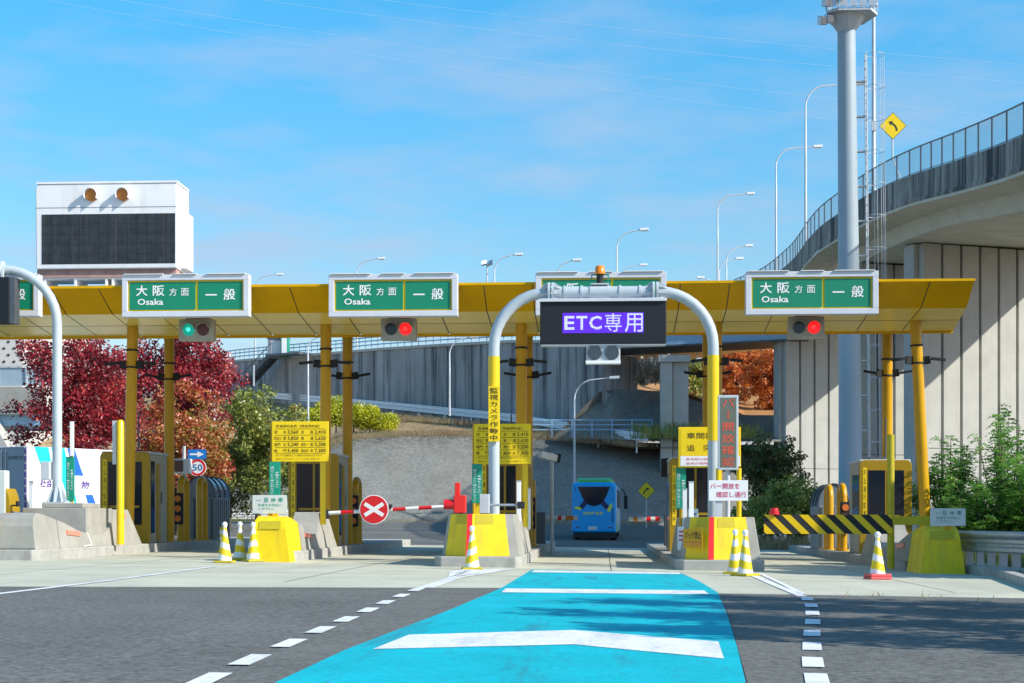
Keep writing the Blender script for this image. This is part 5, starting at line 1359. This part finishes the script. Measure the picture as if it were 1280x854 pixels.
for a in ((319, 343, 450, 181, 351, 'street lamp peeping over the canopy right of the green signal sign'),
          (446, 323, 436, 165, 478, 'street lamp rising just above the Osaka sign left of the arch'),
          (618, 318, 428, 150, 650, 'street lamp beside the twin floodlight above the canopy'),
          (697, 325, 427, 142, 723, 'short street lamp over the left end of the violet display sign'),
          (771, 287, 425, 137, 807, 'tall street lamp directly above the violet lane display'),
          (776, 331, 420, 172, 806, 'faint small street lamp behind the tall one over the display'),
          (897, 242, 374, 152, 940, 'tall street lamp on the viaduct left of three smaller heads'),
          (970, 183, 343, 132, 1024, 'tall street lamp on the viaduct second from the grey mast'),
          (1007, 104, 303, 111, 1078, 'tallest street lamp, its arm passing behind the grey mast'),
          (908, 307, 392, 158, 938, 'upper of the small street lamps right of the arch'),
          (899, 323, 394, 160, 926, 'lower of the small street lamps right of the arch'),
          (893, 347, 396, 161, 874, 'small street lamp with its arm pointing left beside the viaduct'),
          (268, 445, 600, 128, 284, 'street lamp seen against the red tree beneath the canopy'),
          (385, 420, 528, 133, 408, 'street lamp behind the lime hedge and a yellow column'),
          (562, 421, 520, 141, 594, 'street lamp in front of the streaked wall left of the arch'),
          (718, 472, 655, 118, 770, 'street lamp standing behind the blue coach')):
    street_lamp(*a)
p = W(609, 429, 151); t = thing('floodlight_pole', p, 'twin floodlight on a thin pole above the canopy', 'floodlight')
hh = W(609, 329, 151).z - p.z
MB().tube([(0, 0, 0), (0, 0, hh)], [.09, .06], 8).build('pole', 'galv', t)
for s in (-1, 1): MB().obox((s*.3-.0, -.1, hh), (1, -.5*s, .35), (0, 1, -.3), (0, .3, 1), .28, .16, .20).build('lamp_head', 'steel', t, bevel=.03)
MB().box(-.35, .35, -.04, .04, hh-.22, hh-.16).build('crossarm', 'galv', t)

# ------------------------------------------------------------------ the tall mast with ladder and platform
p = W(1063, 640, 62); p.z = gz(p.x, 62)
ms = thing('lighting_mast', p, 'tall grey steel mast with platform and caged ladder', 'mast')
Hm = W(1058, 22, 62).z - p.z
MB().tube([(0, 0, 0), (0, 0, .06), (0, 0, .061), (-.02, 0, Hm*.3), (-.16, 0, Hm)], [.7, .7, .46, .43, .34], 32).build('mast_tube', 'mast_grey', ms)
mb = MB()
pf = [(-.95, -.9), (.85, -.9), (.85, .9), (-.95, .9)]
mb.prism([(-1.0, -.55), (-.6, -.95), (.62, -.95), (1.0, -.2), (.62, .95), (-.6, .95)], 'z', Hm, Hm+.10)
mb.loft([[(-.16+.36*math.cos(R(a)), .36*math.sin(R(a)), Hm-.55) for a in range(0, 360, 45)], [(-.16+.75*math.cos(R(a)), .75*math.sin(R(a)), Hm-.003) for a in range(0, 360, 45)]])
mb.build('platform', 'galv', ms)
mb = MB(); rail = [(-1.0, -.55), (-.6, -.95), (.62, -.95), (1.0, -.2), (.62, .95), (-.6, .95)]
for i in range(6):
    a, b = rail[i], rail[(i+1) % 6]
    for z in (.4, .8, 1.15): mb.beam((*a, Hm+z), (*b, Hm+z), .04, .05)
    mb.beam((*a, Hm+.1), (*a, Hm+1.15), .05, .05); mb.beam(((a[0]+b[0])/2, (a[1]+b[1])/2, Hm+.1), ((a[0]+b[0])/2, (a[1]+b[1])/2, Hm+1.15), .04, .04)
mb.build('railing', 'galv', ms)
mb = MB()
for i in range(5): mb.box(-.9+.36*i, -.62+.36*i, -1.0, -.955, Hm+.14, Hm+.36)
mb.build('toe_panel', 'steel', ms)
for k, (x, y, z) in enumerate(((-1.15, -.5, -.25), (-1.05, -.95, .3), (-.9, -.5, -.2), (-.55, -1.1, .55))):
    MB().obox((x, y, Hm+z), (1, .3, 0), (-.3, 1, .3), (0, -.3, 1), .13, .2, .16).build('floodlight', 'steel', ms, bevel=.03)
lx = .52
la = MB(); z = .9
for s in (-.17, .17): la.tube([(lx+.22, s, .8), (lx+.06, s, Hm-1.4)], .028, 6)
while z < Hm-1.5:
    x = lx+.22-.16*(z/Hm); la.tube([(x, -.17, z), (x, .17, z)], .016, 6); z += .33
la.build('ladder', 'galv', ms)
mb = MB(); z = 2.0
while z < Hm-1.6:
    x = lx+.20-.16*(z/Hm); r0_ = .42-.08*z/Hm-.16*(z/Hm)*.5
    mb.beam((r0_-.05, 0, z), (x, 0, z), .25, .05); z += 1.35
mb.build('standoff', 'galv', ms)
mb = MB(); z = 3.0
while z < Hm-1.4:
    x = lx+.22-.16*(z/Hm)
    mb.tube([(x+.34-.36*math.cos(R(a)), .36*math.sin(R(a)), z) for a in range(30, 331, 30)], .012, 5); z += 1.25
for a in (90, 135, 180, 225, 270): mb.tube([(lx+.22+.34-.36*math.cos(R(a)), .36*math.sin(R(a)), 3), (lx+.06+.34-.36*math.cos(R(a)), .36*math.sin(R(a)), Hm-1.5)], .010, 5)
mb.build('cage', 'galv', ms)
p = W(1092, 239, 91); t = thing('antenna_pole', p, 'slim pale pole rising from the viaduct right of the mast', 'pole')
MB().tube([(0, 0, 0), (0, 0, .12), (0, 0, .121), (0, 0, 6), (0, 0, 15)], [.18, .18, .12, .10, .09], 14).build('pole', 'galv', t)
MB().box(-.14, .12, -.25, -.09, 3.4, 3.9).build('box', 'galv', t)

# ------------------------------------------------------------------ guardrails
def guardrail(pts, label, m, zr=.72, rails=1, post_step=2.0, wave=True, pm='white', pw=.13, name='guardrail'):
    t = thing(name, pts[0], label, 'guardrail')
    def W3(p): return Vector(p)
    rings = []
    for i, p in enumerate(pts):
        p = W3(p); d = W3(pts[min(i+1, len(pts)-1)]) - W3(pts[max(i-1, 0)]); d.z = 0; d.normalize(); n = Vector((d.y, -d.x, 0))
        rings.append((p, n))
    pr_ = [(-.02, -.17), (.05, -.13), (.05, -.06), (-.02, -.02), (-.02, .02), (.05, .06), (.05, .13), (-.02, .17), (-.035, .17), (-.035, -.17)]
    for k in range(rails):
        MB().loft([[p + n*u + Vector((0, 0, zr - .36*k + v)) for u, v in pr_] for p, n in rings]).build('beam', m, t, world=True)
    acc = 0.3; run = 0.0
    for (a, n), (b, n2) in zip(rings, rings[1:]):
        ln = (b-a).length
        while acc < run+ln:
            q = a.lerp(b, (acc-run)/ln) - n*.10
            MB().box(q.x-pw/2, q.x+pw/2, q.y-pw/2, q.y+pw/2, q.z-.5, q.z+zr+.12).build('post', pm, t, world=True)
            acc += post_step
        run += ln
    return t
def dens(xs, f): return [f(x) for x in xs]
guardrail([W(x, ip(grx, gry, x)+9.5, ip(grx, grd, x)-.5) for x in range(330, 812, 40)], 'long white guardrail along the top of the grey embankment', 'white', zr=1.05, rails=2, post_step=4.2)
rb = []
for x in range(665, 840, 25): q = W(x, 541, 131.2); q.z = W(x, 541, 131.2).z; rb.append(q)
t = thing('blue_railing', rb[0], 'pale blue open railing before the shaded slope', 'railing')
mb = MB()
for a, b in zip(rb, rb[1:]):
    for z in (.25, .65, 1.05): mb.beam(a+Vector((0, 0, z)), b+Vector((0, 0, z)), .07, .08)
for a in rb: mb.beam(a-Vector((0, 0, .4)), a+Vector((0, 0, 1.1)), .10, .10)
mb.build('rail_frame', 'girder_blue', t, world=True)
gl_ = [];
for x in range(150, 372, 20): q = W(x, 650, 118.5); q.z = gz(q.x, q.y); gl_.append(q)
guardrail(gl_, 'pale guardrail on the far side of the crossing road at left', 'white', zr=.62, rails=2, post_step=3.2)
gr_ = [W(930, 650, 78), W(965, 650, 72), W(1000, 650, 67), (8.6, 64, 0), (9.15, 58, 0)]
gr_ = [Vector(q) for q in gr_]
for q in gr_: q.z = gz(q.x, q.y)
guardrail(gr_, 'steel guardrail with close white posts beyond the black striped gate', 'steel', zr=.78, rails=1, post_step=.85, pw=.12)
ge = [Vector((at(1199, 0, 37.8).x, 37.8, 0)), Vector((at(1240, 0, 36.2).x, 36.2, 0)), Vector((at(1283, 0, 34.8).x, 34.8, 0)), Vector((11.2, 31, 0)), Vector((12.4, 27, 0))]
for q in ge: q.z = gz(q.x, q.y)+.05
t = guardrail(ge, 'grey steel guardrail with box posts at the right edge', 'steel', zr=.62, rails=1, post_step=.55, pm='steel', pw=.16)
mb = MB()
for a, b in zip(ge, ge[1:]):
    mb.tube([a+Vector((-.03, -.03, .86)), b+Vector((-.03, -.03, .86))], .075, 12)
mb.build('top_rail', 'steel', t, world=True)
mb = MB()
for a, b in zip(ge, ge[1:]): mb.beam(a+Vector((0, 0, .02)), b+Vector((0, 0, .02)), .34, .26)
mb.build('concrete_foot', 'kerb', t, world=True, bevel=.03)

# ------------------------------------------------------------------ far left: elevated road and white hall
el = thing('elevated_road', W(0, 520, 108), 'grey elevated road with slanted struts at the far left', 'bridge')
X0, X1 = W(-260, 500, 110).x, W(48, 500, 110).x
def zp(py, d=110): return W(0, py, d).z
mb = MB(); mb.box(X0, X1, 109, 109.5, zp(512), zp(482)); mb.build('parapet', 'concrete', el, world=True)
mb = MB(); mb.box(X0, X1, 109.1, 119, zp(516), zp(512)-.003); mb.build('deck_slab', 'pier_concrete', el, world=True)
mb = MB(); mb.box(X0, X1, 109.8, 117, zp(530), zp(516)-.003); mb.build('girder', 'girder_blue', el, world=True)
mb = MB()
for k in range(5): 
    b = W(20-70*k, 560, 111); c_ = W(-4-70*k, 531, 111); mb.beam(b+Vector((1.2, 0, -3.4)), c_+Vector((-.5, 0, .0)), 1.6, 1.0)
mb.build('strut', 'pier_concrete', el, world=True)
mb = MB()
for k in range(16): x = X0+1.6+2.0*k; mb.box(x-.05, x+.05, 109.2, 109.3, zp(482)+.002, zp(456))
mb.box(X0, X1, 109.2, 109.3, zp(456)+.003, zp(455)+.03); mb.build('barrier_post', 'galv', el, world=True)
mb = MB(); mb.box(X0, X1, 109.31, 109.35, zp(480), zp(457)); mb.build('noise_panel', 'glass_noise', el, world=True)
bd = thing('white_hall', W(-20, 470, 150), 'white building with rows of small square openings at far left', 'building')
a0 = W(-200, 480, 150); a1 = W(33, 480, 150); z1b = W(0, 395, 150).z
mb = MB(); mb.box(a0.x, a1.x, a0.y, a0.y+20, 0, z1b); mb.build('wall', 'building_white', bd, world=True)
mb = MB(); nx_ = int((a1.x-a0.x)/.95)
for i in range(nx_):
    for j in range(9):
        x = a0.x+.5+.95*i; z = z1b-1.9-.62*j
        mb.box(x+(j % 2)*.42-.11, x+(j % 2)*.42+.11, a0.y-.05, a0.y-.004, z-.09, z+.09)
mb.build('window', 'matte_black', bd, world=True)
mb = MB(); mb.box(a0.x-.2, a1.x+.2, a0.y-.25, a0.y+20.2, z1b+.003, z1b+.5); mb.build('roof', 'galv', bd, world=True)

# ------------------------------------------------------------------ trees and plants
def leaves(rng, centers, radii, counts, size, flat=0.0):
    """leaf quads spread through clumps; returns verts (n*4,3)"""
    out = []
    for c, r, n in zip(centers, radii, counts):
        d = rng.normal(size=(n, 3)); d /= np.linalg.norm(d, axis=1)[:, None]
        rad = r*rng.random(n)**0.42
        p = np.array(c) + d*rad[:, None]*np.array([1, 1, .8])
        out.append(p)
    P = np.concatenate(out); n = len(P)
    a = rng.normal(size=(n, 3)); a[:, 2] *= (1-flat); a /= np.linalg.norm(a, axis=1)[:, None]
    b = rng.normal(size=(n, 3)); b -= a*(a*b).sum(1)[:, None]; b /= np.linalg.norm(b, axis=1)[:, None]
    s = size*(.6+.8*rng.random(n))[:, None]
    u, v = a*s*.5, b*s*.36
    V = np.stack([P-u, P+v*.9-u*.1, P+u, P-v*.9-u*.1], 1).reshape(-1, 3)
    return V
def leaf_obj(name, V, m, parent):
    n = len(V)//4
    me = bpy.data.meshes.new(name); me.vertices.add(n*4); me.vertices.foreach_set('co', V.astype(np.float32).ravel())
    me.loops.add(n*4); me.loops.foreach_set('vertex_index', np.arange(n*4, dtype=np.int32))
    me.polygons.add(n); me.polygons.foreach_set('loop_start', np.arange(0, n*4, 4, dtype=np.int32)); me.polygons.foreach_set('loop_total', np.full(n, 4, dtype=np.int32))
    me.update(calc_edges=True); me.materials.append(M[m])
    o = bpy.data.objects.new(name, me); COL.objects.link(o); o.parent = parent; return o
def tree(name, loc, H, crown, m, label, seed, n_cl=60, n_leaf=9000, size=.22, trunk=.16, cat='tree', cl_r=(.5, 1.1), shape=1.0, z0=.2, group=None):
    """crown = (rx, ry); foliage between z0*H and H"""
    rng = np.random.default_rng(seed); t = thing(name, loc, label, cat, group)
    rx, ry = crown; cs_ = []; rs = []
    zc, rz = H*(1+z0)/2, H*(1-z0)/2
    for _ in range(n_cl):
        d = rng.normal(size=3); d /= np.linalg.norm(d); k = rng.random()**.45
        x, y, z = d*k
        taper = 1.0 if shape == 1.0 else max(.12, (1-(z+1)/2)*shape + .12)
        cs_.append((x*rx*.84*taper, y*ry*.84*taper, zc+z*rz*.86)); rs.append(rng.uniform(*cl_r)*(taper if shape != 1 else 1))
    tot = sum(r**2 for r in rs); cn = [max(8, int(n_leaf*r*r/tot)) for r in rs]
    leaf_obj('crown', leaves(rng, cs_, rs, cn, size), m, t)
    mb = MB(); top = Vector((0, 0, H*.72))
    mb.tube([(0, 0, -.3), (.02, 0, H*.2), (-.03, .03, H*.45), top], [trunk*1.25, trunk, trunk*.7, trunk*.2], 9)
    for i in rng.choice(n_cl, min(n_cl, 16), replace=False):
        c = Vector(cs_[i]); b = Vector((0, 0, max(H*.15, min(H*.6, c.z*.55)))); mid = b.lerp(c, .5)+Vector((0, 0, .08*H*rng.random()))
        mb.tube([b, mid, c], [trunk*.45, trunk*.28, trunk*.08], 6)
    mb.build('trunk', 'bark', t)
    return t
def on_ground(px, d, z=None):
    p = W(px, HY, d); p.z = gz(p.x, p.y) if z is None else z; return p
tree('maple_tree', on_ground(98, 80), 11.6, (4.0, 3.4), 'leaf_red', 'broad deep crimson maple behind the white truck', 1, 120, 24000, .17, .2, z0=.16)
tree('maple_tree', on_ground(222, 84), 8.4, (3.3, 3.0), 'leaf_redorange', 'orange and green turning maple between the two yellow columns', 2, 90, 17000, .17, .18, z0=.10)
tree('maple_tree', on_ground(222, 90), 12.2, (4.6, 3.0), 'leaf_red', 'crimson maple rising behind the orange maple', 21, 110, 20000, .18, .18, z0=.42)
tree('broadleaf_tree', on_ground(322, 96), 9.7, (3.5, 2.8), 'leaf_olive', 'olive green round tree right of the maples', 3, 80, 12000, .22, .16, z0=.08)
tree('broadleaf_tree', on_ground(286, 100), 5.6, (2.5, 2.2), 'leaf_dark', 'dark low tree below the olive tree by the 50 sign', 4, 50, 6000, .2, .12, z0=.05)
tree('broadleaf_tree', on_ground(368, 112), 7.2, (2.6, 2.2), 'leaf_olive', 'smaller olive tree between the olive tree and the left price board', 5, 50, 6000, .24, .13, z0=.08)
tree('shrub', on_ground(262, 116), 2.6, (2.0, 1.2), 'leaf_olive', 'low shrub behind the far guardrail at left', 6, 26, 3000, .18, .06, cat='shrub', cl_r=(.35, .7), z0=.05)
tree('shrub', on_ground(224, 114), 3.4, (2.2, 1.2), 'leaf_green', 'green shrub behind the small electronic panel', 7, 26, 3500, .18, .06, cat='shrub', cl_r=(.35, .7), z0=.05)
# lime hedge on the bank: separate bushes
for k, (px, py, dd, r, h) in enumerate(((400, 536, 137, 1.6, 2.4), (420, 533, 137.5, 1.9, 3.0), (442, 532, 138, 1.8, 2.5), (462, 534, 138, 1.5, 1.9), (480, 536, 138, 1.3, 1.4))):
    p = W(px, py+4, dd)
    tree('hedge_bush', p, h, (r, 1.1), 'leaf_lime', ['lime bush farthest left in the hedge, beside the lamp post', 'tallest lime bush of the hedge, left of the column', 'lime bush between the two yellow columns', 'low lime bush just right of the rear column', 'lowest lime bush at the right end of the hedge'][k], 30+k, 30, 5200, .17, .06, cat='bush', cl_r=(.5, .8), z0=.02, group='lime hedge on the bank')
# autumn trees behind the far bridge
tree('autumn_tree', W(922, 522, 186), 12.0, (6.4, 4.5), 'leaf_orange', 'large rust orange tree behind the right leg of the arch', 8, 110, 16000, .28, .2, z0=.0)
tree('autumn_tree', W(966, 522, 178), 9.0, (4.0, 3.2), 'leaf_orange', 'bright orange tree beside the concrete pier', 9, 70, 11000, .26, .18, z0=.0)
tree('broadleaf_tree', W(958, 480, 215), 10.0, (5.2, 3.4), 'leaf_green', 'green tree above the orange ones under the blue girder', 10, 40, 4000, .4, .18, z0=.05)
tree('broadleaf_tree', W(868, 512, 178), 8.5, (3.2, 2.8), 'leaf_mixed', 'mixed green tree beside the grey bridge column', 11, 50, 5500, .3, .14, z0=.05)
tree('broadleaf_tree', W(898, 490, 205), 10.0, (5, 3.5), 'leaf_orange', 'farther rust tree under the blue girder', 12, 45, 5000, .4, .18, z0=.05)
# green trees before the piers
tree('conifer', on_ground(963, 72), 5.6, (1.9, 1.7), 'leaf_dark', 'dark conifer beside the LED column', 13, 80, 10000, .14, .12, shape=1.0, cl_r=(.3, .6), z0=.1)
tree('shrub', on_ground(985, 67), 3.0, (1.9, 1.4), 'leaf_mixed', 'bright green and rust shrub above the black striped gate', 14, 60, 8000, .13, .08, cat='shrub', cl_r=(.3, .6), z0=.05)
tree('shrub', on_ground(940, 70), 2.3, (1.2, 1.2), 'leaf_mixed', 'small green shrub behind the white notice', 15, 30, 4000, .13, .06, cat='shrub', cl_r=(.25, .5), z0=.05)
# feathery plants at the right edge
def frond_plant(loc, H, rad, label, seed, n_st=22):
    rng = np.random.default_rng(seed); t = thing('feathery_shrub', loc, label, 'shrub', None); mb = MB(); V = []
    for s in range(n_st):
        a = rng.uniform(0, 2*math.pi); rr_ = rad*rng.random()**.6; h = H*rng.uniform(.45, 1.0)*(1-.35*rr_/rad)
        b = Vector((.25*rr_*math.cos(a), .25*rr_*math.sin(a), 0)); tp2 = Vector((rr_*math.cos(a), rr_*math.sin(a), h)); mid = b.lerp(tp2, .5)+Vector((0, 0, .12*h))
        mb.tube([b, mid, tp2], [.03, .02, .008], 5)
        for f in range(24):
            u = .25+.75*f/23; q = (b.lerp(mid, u*2) if u < .5 else mid.lerp(tp2, u*2-1))
            fa = rng.uniform(0, 2*math.pi); L_ = .62*(1.15-u*.6); dr = Vector((math.cos(fa), math.sin(fa), .55)).normalized(); si = Vector((-dr.y, dr.x, 0)).normalized()
            for k in range(9):
                w_ = (k+1)/9; c = q+dr*L_*w_ - Vector((0, 0, .22*w_*w_))
                for sg2 in (-1, 1):
                    l_ = si*sg2*.13*(1.1-w_*.6)+Vector((rng.normal()*.02, rng.normal()*.02, rng.normal()*.03)); wd2 = dr*.028
                    V += [c, c+l_*.5+wd2, c+l_, c+l_*.5-wd2]
    leaf_obj('foliage', np.array([tuple(v) for v in V]), 'leaf_bright', t); mb.build('stem', 'bark', t)
    return t
frond_plant(on_ground(1185, 47), 4.3, 1.3, 'feathery green shrub behind the right stop board', 40, 26)
frond_plant(on_ground(1222, 45), 3.0, 1.5, 'low dense feathery shrub above the right guardrail', 41, 28)
frond_plant(on_ground(1258, 46), 5.3, 1.5, 'tallest feathery green shrub at the right edge', 42, 30)
frond_plant(on_ground(1295, 44), 4.0, 1.4, 'feathery shrub cut off by the right edge', 43, 26)
frond_plant(on_ground(1205, 52), 3.6, 1.6, 'feathery shrub farther back against the concrete pier', 44, 22)
# pale plume grass on the hill beside the bridge column
rng = np.random.default_rng(5)
t = thing('plume_grass', W(806, 491, 137.5), 'pale plume grass tufts on the orange bank under the girder', 'grass'); V = []; t['kind'] = 'stuff'
for k in range(240):
    x, y = rng.normal()*1.3, rng.normal()*.6; h = rng.uniform(1.0, 3.0)+max(0, x)*.5; lean = rng.normal()*.5+.3
    for s in range(10):
        u = .55+.45*s/10; c = np.array([x+lean*u*u, y, h*u]); q = rng.normal(size=3)*.14
        V += [c, c+q, c+q*.4+[0, 0, .22], c-q*.5+[0, 0, .12]]
leaf_obj('plumes', np.array(V), 'leaf_plume', t)['kind'] = 'stuff'
# dry grass and weeds: along the embankment top, its foot and the kerbs
def weeds(name, pts, n, h, m, label, seed, spread=.8):
    rng = np.random.default_rng(seed); V = []
    o0 = Vector(pts[0])
    for _ in range(n):
        i = rng.integers(0, len(pts)-1); q = Vector(pts[i]).lerp(Vector(pts[i+1]), rng.random()) - o0
        q += Vector((rng.normal()*spread*.3, rng.normal()*spread, -.05)); hh_ = h*rng.uniform(.4, 1.3); l_ = rng.normal(size=2)*hh_*.35; wd3 = .022*h+.008
        V += [(q.x-wd3, q.y, q.z), (q.x+wd3, q.y, q.z), (q.x+l_[0]+wd3*.3, q.y+l_[1], q.z+hh_), (q.x+l_[0]-wd3*.3, q.y+l_[1], q.z+hh_*.96)]
    me_o = leaf_obj(name, np.array(V), m, None); me_o.location = o0; tag(me_o, label, 'grass', kind='stuff'); return me_o
weeds('dry_grass', [W(x, ip(sxs, top_y, x)+1, 134.3) for x in range(400, 900, 25)], 9000, .5, 'leaf_dry', 'dry brown grass along the top of the grey embankment', 61, 1.6)
weeds('dry_grass', [gr[i].lerp(topp[i], .3) for i in range(6, 13)], 9000, .5, 'leaf_dry', 'tall brown and green grass below the white guardrail', 62, 1.4)
weeds('roadside_weeds', [Vector((p.x, p.y+.3, p.z)) for p in [W(x, 657, 121.6) for x in range(440, 840, 20)]], 1500, .5, 'leaf_dry', 'dry weeds at the foot of the grey embankment', 63, .4)
weeds('roadside_weeds', [W(x, 549, 131) for x in range(800, 960, 20)], 2600, 1.1, 'leaf_olive', 'rough green weeds around the foot of the bridge column', 64, 1.5)
weeds('kerb_weeds', [G(1055, 746), G(1100, 747), G(1160, 748), G(1245, 752)], 22, .13, 'leaf_dry', 'sparse weeds in the joint between concrete and asphalt at right', 65, .08)
weeds('roadside_weeds', [on_ground(x, 66) for x in (945, 975, 1000, 1020)], 900, .5, 'leaf_dry', 'pale dry weeds behind the close white posts', 66, .8)
weeds('roadside_weeds', [on_ground(x, 44) for x in (1185, 1220, 1260, 1310)], 2600, .5, 'leaf_green', 'green ground weeds behind the right guardrail', 67, 2.2)
weeds('roadside_weeds', [on_ground(x, 120) for x in (120, 200, 280, 340)], 2600, .5, 'leaf_olive', 'grass strip behind the far guardrail at left', 68, 1.0)

# trees beyond the right edge, whose shade falls on the road and the right island
for k, (x, y, h, r) in enumerate(((13.2, 33.8, 7.4, 2.3), (14.6, 37.2, 8.4, 2.5), (17.0, 34.5, 10, 2.8))):
    tree('broadleaf_tree', (x, y, gz(x, y)), h, (r, r), 'leaf_green', 'green tree standing off beyond the right guardrail', 70+k, 70, 9000, .34, .16, z0=.15, group='trees beyond the right guardrail')
def palm(x, y, h, seed, label):
    rng = np.random.default_rng(seed); t = thing('roadside_tree', (x, y, gz(x, y)), label, 'tree', 'slender trees beside the road'); V = []; mb = MB()
    mb.tube([(0, 0, 0), (.1, 0, h*.5), (0, .1, h)], [.14, .10, .04], 8)
    for b in range(60):
        z = h*rng.uniform(.3, 1.0); a = rng.uniform(0, 2*math.pi); L_ = rng.uniform(.9, 2.2)*(1.15-z/h*.7)
        p0 = Vector((0, 0, z)); d = Vector((math.cos(a), math.sin(a), .35)); p1 = p0+d*L_
        mb.tube([p0, p1], [.03, .008], 5)
        for k in range(40):
            c = p0.lerp(p1, rng.uniform(.25, 1.05))+Vector(rng.normal(size=3)*.13); q = rng.normal(size=3); q /= np.linalg.norm(q); q2 = rng.normal(size=3); q2 /= np.linalg.norm(q2); c = np.array(c)
            V += [c, c+q*.15+q2*.07, c+q*.32, c+q*.15-q2*.07]
    leaf_obj('crown', np.array([tuple(v) for v in V]), 'leaf_green', t); mb.build('trunk', 'bark', t)
for k, (x, y, h) in enumerate(((8.6, 13.6, 6.0), (10.0, 15.4, 7.5), (11.8, 17.6, 8.6), (13.2, 14.4, 9.0), (13.0, 19.6, 8.6), (15.5, 16.6, 10))):
    palm(x, y, h, 80+k, 'slender tree at the roadside nearer than the right guardrail')

# power lines far overhead
for k, (xa_, ya_, xm, ym, xb_, yb_) in enumerate(((40, -20, 560, 78, 1300, 150), (190, -20, 700, 58, 1300, 105), (330, -20, 760, 42, 1300, 82), (60, 0, 480, 82, 1300, 182))):
    d = 420; pts = []
    for i in range(25):
        u = i/24; x = (1-u)**2*xa_+2*u*(1-u)*xm+u*u*xb_; y = (1-u)**2*ya_+2*u*(1-u)*ym+u*u*yb_; pts.append(W(x, y, d))
    o = MB().tube(pts, .02, 5).build('power_line', 'lamp_white', None)
    tag(o, ['thin power line, uppermost at the left of the sky', 'thin power line, second down across the sky', 'thin power line, highest at the right of the sky', 'thin power line, lowest across the sky'][k], 'power line', 'power lines across the sky')
